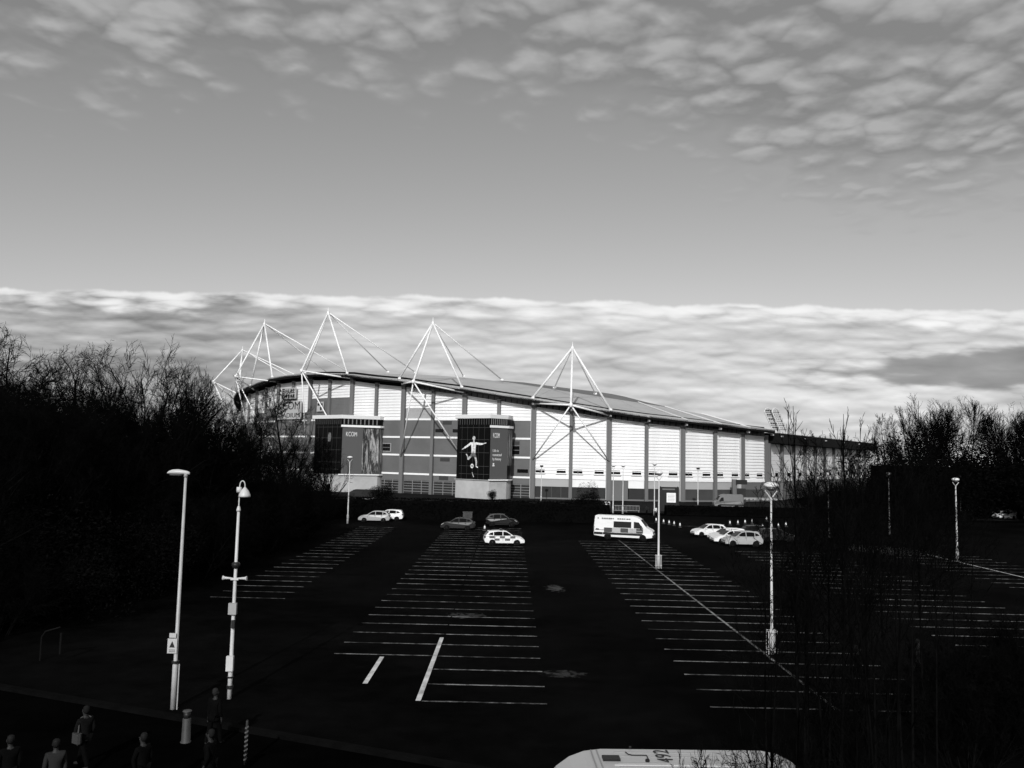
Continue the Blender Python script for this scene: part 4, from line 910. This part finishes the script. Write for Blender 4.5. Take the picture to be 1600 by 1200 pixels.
def gh_mesh(gh, wb, wt, z0, z1):
    vs = []; n = len(gh)
    f = lambda z: wb + (wt - wb) * min(1, max(0, (z - z0) / (z1 - z0)))
    for s, q in ((-1, 1), (-.9, 1.012), (.9, 1.012), (1, 1)):
        for x, z in gh: vs.append((x, f(z) * s, z0 + (z - z0) * q))
    fs = [tuple(range(n)), tuple(range(3 * n, 4 * n))[::-1]]
    for j in range(3):
        for k in range(n): fs.append((j * n + k, (j + 1) * n + k, (j + 1) * n + (k + 1) % n, j * n + (k + 1) % n))
    return MB().add(vs, fs), f
def car(label, x, y, rz, col, kind='hatch', group=None, rim=RIM, police=False, name='parked_car'):
    T = thing(name, label, 'car', (x, y, 0), rz, group)
    big = kind == 'suv'; zf = 1.1 if big else 1.0; r = .345 if big else .315; wb = (1.33, -1.3)
    Z = lambda p: [(a, b * zf) for a, b in p]
    out = [(-2.02, .27), (-2.12, .48), (-2.13, .66), (-2.06, .86), (-1.98, .98), (-1.2, 1.0), (.2, .99), (.92, .96), (1.45, .89), (1.86, .78), (2.08, .62), (2.16, .45), (2.12, .25)]
    out = Z(out) + arch(wb[0], r + .06, r * .72) + arch(wb[1], r + .06, r * .72)
    bd = part('body', vehicle_body(out, .89), col, T, False)
    gh = Z([(-2.0, .95), (-1.86, 1.16), (-1.62, 1.36), (-1.25, 1.45), (-.5, 1.485), (-.05, 1.47), (.28, 1.40), (1.02, .95)]) if kind != 'estate' else Z([(-2.05, .95), (-1.95, 1.2), (-1.8, 1.40), (-1.4, 1.46), (-.5, 1.485), (-.05, 1.47), (.28, 1.40), (1.02, .95)])
    zt = max(p[1] for p in gh); g, f = gh_mesh(gh, .83, .60, .95 * zf, zt)
    cb = part('cabin', g, col, T)
    def sidewin(pts, nm):
        for s in (-1, 1):
            P = [(a, s * (f(b * zf) + .004), b * zf) for a, b in pts]; part(nm, MB().slab(P, (0, s * .012, 0)), GLS, T)
    sidewin([(.84, 1.0), (.26, 1.345), (-.06, 1.405), (-.14, 1.405), (-.14, 1.0)], 'front_window'); sidewin([(-.22, 1.0), (-.22, 1.405), (-.7, 1.41), (-1.12, 1.36), (-1.12, 1.0)], 'rear_window'); sidewin([(-1.2, 1.03), (-1.2, 1.33), (-1.48, 1.27), (-1.70, 1.08)], 'quarter_window')
    a, b = (1.03, .985), (.33, 1.385)
    part('windscreen', MB().slab([(a[0] - .03, -.76, a[1] * zf), (a[0] - .03, .76, a[1] * zf), (b[0], .585, b[1] * zf), (b[0], -.585, b[1] * zf)], (.035, 0, .035)), GLS, T)
    xr = -1.99 if kind != 'estate' else -2.02
    part('tailgate_window', MB().slab([(xr + .06, -.7, 1.06 * zf), (xr + .06, .7, 1.06 * zf), (xr + .36, .58, 1.36 * zf), (xr + .36, -.58, 1.36 * zf)], (-.06, 0, .03)), GLS, T)
    part('roof_spoiler', MB().box((xr + .38, 0, 1.40 * zf), (.26, 1.1, .05)), col, T)
    for s in (-1, 1):
        part('headlight', MB().slab([(1.80, s * .62, .70 * zf), (2.07, s * .56, .56 * zf), (2.0, s * .80, .58 * zf), (1.68, s * .845, .76 * zf)], (.03, s * .012, .05)), LAMP, T)
        part('tail_light', MB().box((-2.06, s * .72, .86 * zf), (.14, .22, .20)), TAIL, T)
        part('door_mirror', MB().box((.72, s * .95, 1.03 * zf), (.14, .2, .13)), col if col is not CW or police else col, T)
        for xx in (-.18, .86, -1.06): part('door_seam', MB().box((xx, s * .881, .68 * zf), (.018, .012, .52)), TRIM, bd)
        for xx in (-.1, -.98): part('door_handle', MB().box((xx, s * .892, .86 * zf), (.16, .03, .03)), TRIM, bd)
        part('sill_trim', MB().box((0, s * .84, .27), (1.75, .06, .1)), TRIM, T)
        for xx in wb: wheel(T, xx, s * .79, r, rim, s)
        for xx in wb: part('wheel_arch', MB().tube((xx, s * .45, r * .9), (xx, s * .70, r * .9), r + .05, n=16), TRIM, T)
    part('grille', MB().box((2.1, 0, .5 * zf), (.08, .9, .12)), TRIM, T); part('lower_intake', MB().box((2.1, 0, .33 * zf), (.1, 1.2, .12)), TRIM, T)
    part('number_plate', MB().box((2.155, 0, .42 * zf), (.03, .5, .1)), mat('plate_face', 0.42), T); part('number_plate', MB().box((-2.135, 0, .6 * zf), (.03, .5, .1)), mat('plate_face', 0.42), T); part('rear_bumper_trim', MB().box((-2.1, 0, .4 * zf), (.09, 1.3, .14)), TRIM, T)
    if police:
        CH = mat('check_dark', 0.11, 0.4, 0.3); 
        for s in (-1, 1):
            for k in range(5):
                for row in range(2):
                    if (k + row) % 2 == 0: continue
                    x0 = -1.62 + k * .55
                    if row == 0 and (k in (0,)): continue
                    part('check_panel', MB().box((x0 + .275, s * .893, .50 + row * .25 + .1), (.53, .012, .235)), CH, T)
        part('light_bar', MB().box((-.35, 0, 1.56), (.28, 1.1, .1)), TRIM, T)
        for s in (-1, 1): part('light_bar_lens', MB().box((-.35, s * .42, 1.58), (.3, .3, .1)), mat('beacon', 0.05, 0.15, 0.6), T)
    return T
PI = math.pi
car('silver hatchback facing left in front of another pale car by the hedge', -18.3, 114.4, PI + .06, CS)
car('white car parked behind the silver hatchback beside the hedge', -16.9, 117.6, PI + .03, CW, 'estate')
car('grey hatchback facing left with pale wheels, below the utility cabinet', -6.4, 105.6, PI - .02, CG, rim=mat('pale_rim', 0.35, 0.4, 0.5))
car('dark sports utility car facing right behind the police car', -.9, 112.0, -.05, CD, 'suv', rim=RIMD)
car('white police hatchback with dark check panels and a roof light bar', -.5, 88.9, .10, CW, police=True, name='police_car')
car('white hatchback, farthest of the four pale cars parked in a row', 24.7, 103.8, PI + .16, CW, rim=RIMD)
car('white car, second of the row of pale cars', 25.5, 98.3, PI + .12, CW, 'estate', rim=RIMD)
car('white car, third of the row, half hidden by the silver one', 25.2, 95.8, PI + .1, CW, rim=RIMD)
car('silver sports utility car nearest in the row of pale cars', 25.8, 93.0, PI + .06, CS, 'suv', rim=RIMD)
car('dark car facing right behind the row of pale cars', 30.8, 103.5, .05, CD, rim=RIMD)
car('dark car at the right end behind the row of pale cars', 31.6, 99.2, .0, CD, 'estate', rim=RIMD)
for k, (x, y, rz, c, lab) in enumerate(((88.4, 150, .4, CW, 'white car glinting at the right edge below the fan-shaped trees'), (90.5, 163.5, 2.8, CW, 'left white car below the third fan-shaped tree'), (94.6, 164, .3, CW, 'right white car below the third fan-shaped tree'))):
    car(lab, x, y, rz, c)
def van(label, x, y, rz, col, sx=1.0, police=False, roof=False, name='van', zs=1.0):
    T = thing(name, label, 'van', (x, y, 0), rz)
    out = [(-3.35, .42), (-3.4, .6), (-3.38, 1.5), (-3.28, 2.62), (-3.12, 2.72), (1.1, 2.74), (1.6, 2.64), (1.98, 2.42), (2.55, 1.72), (2.78, 1.45), (3.2, 1.28), (3.42, 1.08), (3.48, .75), (3.45, .4)]
    if roof: out = [(-3.3, .42), (-3.35, .6), (-3.3, 1.6), (-3.12, 2.15), (-2.85, 2.5), (-2.5, 2.67), (-2.1, 2.74), (1.75, 2.74), (2.15, 2.69), (2.5, 2.56), (2.8, 2.35), (3.05, 2.05), (3.3, 1.5), (3.42, 1.08), (3.48, .75), (3.45, .4)]
    out = [(a * sx, b * zs) for a, b in out] + arch(2.35 * sx, .43, .3) + arch(-1.75 * sx, .43, .3)
    bd = part('body', vehicle_body(out, 1.0, .13, 1.1), col, T)
    Wd = lambda z: 1.0 * (1 - .13 * max(0, z - 1.1) / .9) + .004
    def sp_(pts, nm, m, d=.014):
        for s in (-1, 1): part(nm, MB().slab([(a * sx, s * Wd(b * zs) * (1 - .13 * (max(0, abs(a) / 3.45 - .66) / .34) ** 2), b * zs) for a, b in pts], (0, s * d, 0)), m, T)
    sp_([(1.28, 1.42), (2.36, 1.40), (1.82, 2.08), (1.28, 2.12)], 'cab_window', GLS)
    if police:
        sp_([(-1.05, 1.44), (-1.05, 2.1), (.98, 2.1), (.98, 1.44)], 'side_window', GLS)
        CH = mat('van_check_dark', 0.05, 0.4, 0.3); CP = mat('check_pale', 0.40, 0.4, 0.3)
        for k, (a, b, m) in enumerate(((-2.15, -1.2, CH), (-1.2, -.25, CP), (-.25, .65, CH), (.65, 1.55, CP), (1.55, 2.35, CH))):
            sp_([(a + .01, .88), (b - .01, .88), (b - .01, 1.36), (a + .01, 1.36)], 'check_panel', m)
        sp_([(-3.1, 1.1), (-2.75, 1.1), (-2.75, 1.22), (-3.1, 1.22)], 'marking', INK)
        sp_([(-3.2, 1.08), (2.2, 1.08), (2.2, 1.13), (-3.2, 1.13)], 'body_stripe', CP, .02)
        xx = -2.45
        for k, wd in enumerate((.2, .22, .2, .24, .2, .12, 0, .22, .2, .2, .14, .22, .2)):
            if wd: sp_([(xx, 2.33), (xx + wd, 2.33), (xx + wd, 2.46), (xx, 2.46)], 'lettering_mark', mat('lettering_grey', 0.16, 0.6, 0.2), .012)
            xx += .26
        sp_([(-2.95, 2.33), (-2.8, 2.33), (-2.8, 2.46), (-2.95, 2.46)], 'lettering_mark', mat('lettering_grey', 0.16), .012)
    sp_([(-2.26, .58), (2.26, .58), (2.26, .82), (-2.26, .82)], 'rubbing_strip', TRIM, .03); sp_([(-3.32, .58), (-2.3, .58), (-2.3, .82), (-3.32, .82)], 'rubbing_strip', TRIM, .05)
    part('windscreen', MB().slab([(2.62 * sx, -.78, 1.62 * zs), (2.62 * sx, .78, 1.62 * zs), (2.05 * sx, .70, 2.34 * zs), (2.05 * sx, -.70, 2.34 * zs)], (.05, 0, .03)), GLS, T)
    for s in (-1, 1):
        part('headlight', MB().slab([(3.28 * sx, s * .62, 1.16), (3.42 * sx, s * .6, .86), (3.36 * sx, s * .84, .86), (3.1 * sx, s * .9, 1.2)], (.05, s * .02, .03)), LAMP, T)
        part('tail_light', MB().box((-3.36 * sx, s * .9, 1.2 * zs), (.1, .14, .5)), TAIL, T)
        part('door_mirror', MB().box((2.12 * sx, s * 1.12, 1.55 * zs), (.16, .24, .36)), TRIM, T)
        for xx in (2.35, -1.75): wheel(T, xx * sx, s * .88, .36, RIMD, s); part('wheel_arch', MB().tube((xx * sx, s * .5, .36), (xx * sx, s * .78, .36), .42, n=16), TRIM, T)
        for xx in (1.15, -1.12, .98): part('door_seam', MB().box((xx * sx, s * .995, 1.0), (.02, .02, .8)), mat('seam', 0.1), bd)
    part('front_bumper', MB().box((3.42 * sx, 0, .52), (.22, 1.75, .32)), TRIM, T); part('grille', MB().box((3.44 * sx, 0, .95), (.08, .9, .2)), TRIM, T); part('rear_window', MB().box((-3.36 * sx, 0, 1.9 * zs), (.08, 1.3, .6)), GLS, T)
    if roof:
        zr = 2.74 * zs
        me = text_mesh('492', 1.0, mat('roof_ink', 0.01, 0.5, 0.2), .004, spacing=1.1)
        o = link('lettering', me, T, (.16, .16, zr + .012)); o.rotation_euler = (0, 0, R(-90)); o.scale = (.48, .5, 1)
        part('roof_hatch', MB().box((1.52, -.02, zr + .02), (.38, .26, .05)), TRIM, T)
        part('roof_cable', MB().path([(1.14, -.42, zr + .02), (1.1, -.28, zr + .02), (1.02, -.22, zr + .02), (.70, -.22, zr + .02), (.70, .05, zr + .02)], .012, 6), TRIM, T)
        part('aerial_base', MB().lathe([(.05, zr), (.05, zr + .04), (.02, zr + .06)], 10, (.74, .1, 0)), TRIM, T); part('aerial_base', MB().lathe([(.03, zr), (.03, zr + .04)], 8, (.98, -.72, 0)), TRIM, T)
        for q in (0, .13): part('roof_seam', MB().box((1.9 - q, 0, zr - .002), (.03, 1.2, .012)), mat('roof_seam', 0.25), T)
        for q in (-.45, -.2, .2, .45): part('roof_rib', MB().box((-.3, q, zr + .002), (3.4, .05, .012)), mat('van_rib', 0.33, 0.4, 0.3), T)
        part('roof_ridge', MB().box((.2, .34, zr + .008), (2.6, .03, .02)), mat('van_ridge', .5), T)
    return T
van('white police van with check panels and dark side windows', 13.3, 97.2, -.30, CW, 1.0, True, name='police_van')
van('white van roof marked 492 at the bottom edge', 3.88, 18.95, PI + .03, paint('van_white', 0.40), .955, False, (-.05, .78, R(90), 1.52, .05), name='white_van', zs=1.005)
van('dark van parked behind the hedge below the crowd print tower', -26.5, 150.5, PI + .1, CD, .95, name='dark_van')
van('pale van behind the low hedge on the right', 43.0, 165, PI, mat('van_pale', 0.14, 0.4, 0.4), .85, name='pale_van')

# ------------------------------------------------------------------ things by the barrier
CONEW = mat('cone_sleeve', 0.75, 0.4, 0.3); CONEB = mat('cone_rubber', 0.06, 0.6, 0.2)
near = [(21.8, 124.5), (22.4, 121.8), (22.9, 120.2), (23.3, 118.6), (23.6, 116.0)]; farc = [(32.1, 122.1), (33.5, 123.0), (35.0, 124.6), (36.5, 126.2), (40.3, 131.5), (35.0, 116.0), (36.7, 117.4), (38.1, 118.8), (40.0, 121.4), (-3.0, 104.7)]
proto = None
for k, (x, y) in enumerate(near + farc):
    lab, grp = ('traffic cone in the line right of the police van', 'cones by the barrier') if k < 5 else ('traffic cone in the line behind the row of pale cars', 'cones behind the pale cars') if k < 14 else ('lone traffic cone between the grey hatchback and the police car', None)
    if proto is None:
        proto = T = thing('traffic_cone', lab, 'traffic cone', (x, y, 0), 0, grp)
        part('base', MB().box((0, 0, .03), (.42, .42, .06)), CONEB, T); part('cone', MB().lathe([(.17, .06), (.125, .3), (.03, .76), (.025, .78)], 14), CONEB, T, True); part('sleeve', MB().lathe([(.145, .24), (.07, .6)], 14), CONEW, T, True)
    else:
        T = copy_tree(proto); T.location = (x, y, 0); tag(T, lab)
        if grp: T['group'] = grp
        else: del T['group']
T = thing('crowd_barrier', 'pale steel crowd barrier behind the police van', 'barrier', (20.4, 146.5, 0), -.05); SB = mat('barrier_steel', 0.40, 0.4, 0.4)
for k in range(2):
    for z in (.25, 1.1): part('rail', MB().tube((-2.4 + k * 2.4, 0, z), (-.1 + k * 2.4, 0, z), .03, n=6), SB, T)
    for j in range(10): part('bar', MB().tube((-2.35 + k * 2.4 + j * .25, 0, .25), (-2.35 + k * 2.4 + j * .25, 0, 1.1), .018, n=6), SB, T)
    for s in (-2.3, -.2): part('foot', MB().box((s + k * 2.4, 0, .04), (.06, .6, .06)), SB, T); part('leg', MB().tube((s + k * 2.4, 0, .05), (s + k * 2.4, 0, .3), .025, n=6), SB, T)
T = thing('ticket_machine', 'white box post at the left end of the crowd barrier', 'ticket machine', (16.9, 146.5, 0)); part('pedestal', MB().box((0, 0, .7), (.35, .4, 1.4)), WHITE2, T); part('hood', MB().box((.2, -.05, 1.55), (.9, .6, .3)), WHITE2, T); part('side_unit', MB().box((.55, .05, .7), (.3, .35, 1.2)), mat('unit_grey', 0.2), T)
T = thing('notice_board', 'white notice board on a dark frame right of the barrier', 'notice board', (27.9, 146.5, 0)); part('frame', MB().box((0, .08, 2.4), (3.4, .1, 4.2)), TRIM, T); part('sheet', MB().box((.35, 0, 2.65), (1.6, .05, 1.65)), WHITE2, T); part('header', MB().box((-.1, 0, 4.1), (2.2, .05, .25)), mat('header_grey', 0.12), T)
for s in (-1.5, 1.5): part('post', MB().tube((s, .1, 0), (s, .1, 4.6), .08, n=8), TRIM, T)
for k in range(5): part('sheet_line', MB().box((.35, -.03, 2.1 + k * .25), (1.2, .006, .04)), mat('plate_grey', 0.1), T)
T = thing('utility_cabinet', 'small grey utility cabinet above the grey hatchback', 'cabinet', (-5.4, 109.6, 0)); part('box', MB().box((0, 0, 1.0), (1.2, .5, 1.7)), mat('cabinet_dull', 0.05, 0.6, 0.2, 0.2, 1), T); part('plinth', MB().box((0, 0, .08), (1.3, .6, .16)), KERBM, T); part('lid', MB().box((0, 0, 1.9), (1.3, .6, .08)), mat('cabinet_dull', 0.05), T); part('door_gap', MB().box((0, -.255, 1.0), (.02, .012, 1.5)), TRIM, T)
T = thing('trolley_shelter', 'long low shelter with a pale scalloped edge beyond the right hedge', 'shelter', (48, 168, 0))
for k in range(5): part('post', MB().tube((-5 + k * 2.5, 0, 0), (-5 + k * 2.5, 0, 1.9), .05, n=6), TRIM, T)
part('roof', MB().box((0, 0, 2.0), (10.6, 2.4, .1)), mat('shelter_roof', 0.2), T)
for k in range(13): part('scallop', MB().prism([(0, 0)] + [(.4 + .4 * math.cos(a * math.pi / 6), -.34 * math.sin(a * math.pi / 6)) for a in range(7)], 0, .02), mat('scallop_pale', 0.3), T).matrix_local = Matrix.Translation((-5.2 + k * .81, -1.22, 1.95)) @ Matrix.Rotation(R(90), 4, 'X')
T = thing('wall_cabinets', 'dark plant boxes fixed beside the right end of the stadium wall', 'plant equipment', (51.5, 186.5, 0)); part('box', MB().box((0, 0, 4.6), (2.4, 1.2, 1.0)), TRIM, T); part('duct', MB().box((-1.4, .3, 3.2), (1.0, 1.0, 4.0)), GREYC, T); part('stand', MB().box((0, .2, 1.6), (2.0, .8, 3.2)), DOORM, T)

# ------------------------------------------------------------------ people
SKIN = mat('skin', 0.02, 0.6, 0.2); HAIR = mat('hair', 0.008, 0.7, 0.1); CLO = mat('dark_cloth', 0.0015, 0.9, 0.05); CLM = mat('mid_cloth', 0.005, 0.9, 0.05); CLP = mat('pale_cloth', 0.018, 0.9, 0.05); HIV = mat('hi_vis', 0.6, 0.7, 0.2)
def skin_mesh(name, pts, edges, rad, m, root=0, sub=1):
    me = bpy.data.meshes.new(name); me.from_pydata([tuple(p) for p in pts], edges, []); o = bpy.data.objects.new(name, me); COL.objects.link(o)
    md = o.modifiers.new('s', 'SKIN'); md.use_smooth_shade = True
    for i, v in enumerate(me.skin_vertices[0].data):
        rr = rad[i]; v.radius = rr if isinstance(rr, tuple) else (rr, rr); v.use_root = i == root
    sd = o.modifiers.new('d', 'SUBSURF'); sd.levels = sub; sd.render_levels = sub
    out = bpy.data.meshes.new_from_object(o.evaluated_get(bpy.context.evaluated_depsgraph_get())); bpy.data.objects.remove(o); bpy.data.meshes.remove(me)
    out.name = name; out.materials.clear(); out.materials.append(m); out.polygons.foreach_set('use_smooth', [True] * len(out.polygons))
    return out
def person_meshes(stride, swing, bend):
    """walking figure facing -Y: joints of one stride"""
    hip, kn, an = .93, .50, .08
    def leg(s, f): return [(s * .09, 0, hip - .03), (s * .10, -f * .22 - .03, kn), (s * .10, -f * .36 + (.0 if f > 0 else .02), an + (.0 if f > 0 else .06)), (s * .11, -f * .36 - .16, an - .045 + (.0 if f > 0 else .03))]
    def arm(s, f): return [(s * .19, 0, 1.41), (s * .24, f * .08, 1.13), (s * .24, -f * (.02) - bend, .90 + bend * .5), (s * .24, -f * .05 - bend * 1.25, .80 + bend * .6)]
    L, Rr = leg(-1, stride), leg(1, -stride); LA, RA = arm(-1, swing), arm(1, -swing)
    # body: one continuous surface with head, arms and legs
    pts = [(0, 0, .95), (0, 0, 1.18), (0, 0, 1.38), (0, -.01, 1.49), (0, -.03, 1.58), (0, -.035, 1.70)]; ed = [(0, 1), (1, 2), (2, 3), (3, 4), (4, 5)]; rad = [(.11, .075), (.11, .07), (.12, .065), .05, .082, .075]
    for chain, att, rs in ((L, 0, (.085, .055, .04, .03)), (Rr, 0, (.085, .055, .04, .03)), (LA, 2, (.05, .04, .03, .034)), (RA, 2, (.05, .04, .03, .034))):
        b = len(pts); pts += chain; rad += list(rs); ed += [(att, b)] + [(b + k, b + k + 1) for k in range(len(chain) - 1)]
    # fingers and thumb leave the end and side of each palm
    for A, s in ((LA, -1), (RA, 1)):
        e = V(A[3]); dv = (V(A[3]) - V(A[2])).normalized(); base = pts.index(A[3])
        for k in range(4):
            b = len(pts); q = e + V((0, -.022 + k * .015, 0)) + dv * .045; pts += [tuple(q), tuple(q + dv * (.05 + .012 * (1.5 - abs(k - 1.5))) + V((-s * .018, 0, 0)))]; rad += [.009, .007]; ed += [(base, b), (b, b + 1)]
        b = len(pts); q = e + V((-s * .01, -.035, .01)); pts += [tuple(q), tuple(q + dv * .045 + V((0, -.012, 0)))]; rad += [.010, .008]; ed += [(base, b), (b, b + 1)]
    body = (pts, ed, rad)
    jp = [(0, 0, .86), (0, 0, .98), (0, 0, 1.18), (0, 0, 1.40), (0, -.01, 1.49)]; je = [(0, 1), (1, 2), (2, 3), (3, 4)]; jr = [(.18, .135), (.18, .14), (.18, .14), (.19, .14), (.095, .095)]
    for A in (LA, RA):
        b = len(jp); jp += A[:3]; jr += [.075, .06, .05]; je += [(3, b), (b, b + 1), (b + 1, b + 2)]
    tp = [(0, 0, .93)]; te = []; tr = [(.16, .115)]
    for A in (L, Rr):
        b = len(tp); tp += A[:3]; tr += [.10, .075, .065]; te += [(0, b), (b, b + 1), (b + 1, b + 2)]
    sh = [([A[2], A[3], (A[3][0], A[3][1] - .07, A[3][2] - .005)], [(0, 1), (1, 2)], [.05, .045, .03]) for A in (L, Rr)]
    return body, (jp, je, jr), (tp, te, tr), sh
PM = {}
def person(label, x, y, rz, jacket, trousers, hair=HAIR, pose=(1.0, 1.0, .03), shoe=CLO, scale=1.0, group=None, hood=None):
    T = thing('person', label, 'person', (x, y, 0), rz, group); T.scale = (scale,) * 3
    if pose not in PM: PM[pose] = person_meshes(*pose)
    bd, ja, tr, sh = PM[pose]
    def inst(key, dat, m, root=0):
        k = (pose, key, m.name)
        if k not in PM: PM[k] = skin_mesh(key if not key.startswith('shoe') else 'shoe', dat[0], dat[1], dat[2], m, root)
        return link('shoe' if key.startswith('shoe') else key, PM[k], T)
    inst('body', bd, SKIN); inst('jacket', ja, jacket, 1); inst('trousers', tr, trousers)
    inst('shoe0', sh[0], shoe); inst('shoe1', sh[1], shoe)
    hm = MB(); hm.lathe([(.015, 1.795), (.05, 1.785), (.082, 1.755), (.093, 1.70), (.088, 1.64), (.06, 1.575)], 14, (0, .016, 0))
    part('hood' if hood else 'hair', hm, hood or hair, T, True)
    part('nose', MB().box((0, -.128, 1.645), (.025, .03, .04)), SKIN, T)
    for s in (-1, 1): part('eye', MB().box((s * .032, -.115, 1.675), (.022, .012, .010)), HAIR, T); part('ear', MB().box((s * .085, -.02, 1.65), (.02, .04, .06)), SKIN, T)
    part('mouth', MB().box((0, -.112, 1.60), (.045, .012, .010)), mat('lips', 0.06), T)
    return T
person('person in a dark hooded coat walking with a pale shoulder bag', -12.25, 25.1, R(-120), CLM, CLO, hood=mat('grey_hood', 0.01, 0.9, 0.05), shoe=CLP)
person('person with pale shoulders behind the bag carrier in the lower left corner', -11.6, 22.3, R(-150), CLP, CLO, pose=(1.0, -1.0, .0)); person('person in dark clothes at the lower left corner edge', -12.9, 22.5, R(-140), CLO, CLO, pose=(.6, .6, .02))
person('dark-clothed person walking right of the bag carrier', -9.6, 22.9, R(-110), CLO, CLO, pose=(1.0, 1.0, .03)); person('person in dark clothes left of the striped post', -7.95, 23.3, R(-100), CLO, CLO, pose=(1.0, -1.0, .0), hood=mat('grey_hood', 0.01))
person('person in a pale cap near the foot of the camera mast', -9.2, 27.2, R(160), CLO, CLO, pose=(.6, .6, .02), hood=CLP); person('person in pale clothes walking beyond the near thicket', 17.9, 37.0, R(60), CLP, mat('mid_pale_cloth', 0.03, 0.9, 0.05), pose=(1.0, 1.0, .03)); person('dark-clothed person walking left of the pale one beyond the thicket', 14.6, 35.4, R(60), CLO, CLO, pose=(1.0, -1.0, .0))
person('steward in a pale vest standing left at the barrier', 22.4, 137.0, R(10), CLP, CLO, pose=(.2, .3, .05), scale=1.02); person('steward in a bright jacket standing right at the barrier', 23.6, 135.5, R(-30), HIV, CLO, pose=(.6, .6, .02)); person('steward in a grey top behind the other two at the barrier', 24.2, 141.0, R(0), CLP, CLM, pose=(.2, .3, .05))
T = thing('shoulder_bag', 'pale shoulder bag with a long strap carried by the walking person', 'bag', (-12.25, 25.1, 0), R(-120))
part('pouch', MB().prism([(-.07, -.13), (.0, -.16), (.07, -.13), (.07, .13), (.0, .16), (-.07, .13)], -.17, .11), mat('bag_canvas', 0.04, 0.9, 0.05), T, False, (.27, .06, .98)); part('strap', MB().path([(.27, .1, 1.1), (.2, .02, 1.3), (.08, -.1, 1.44), (-.08, -.06, 1.50), (-.14, .06, 1.44)], .018, 6), mat('bag_strap', 0.06, 0.9, 0.05), T)
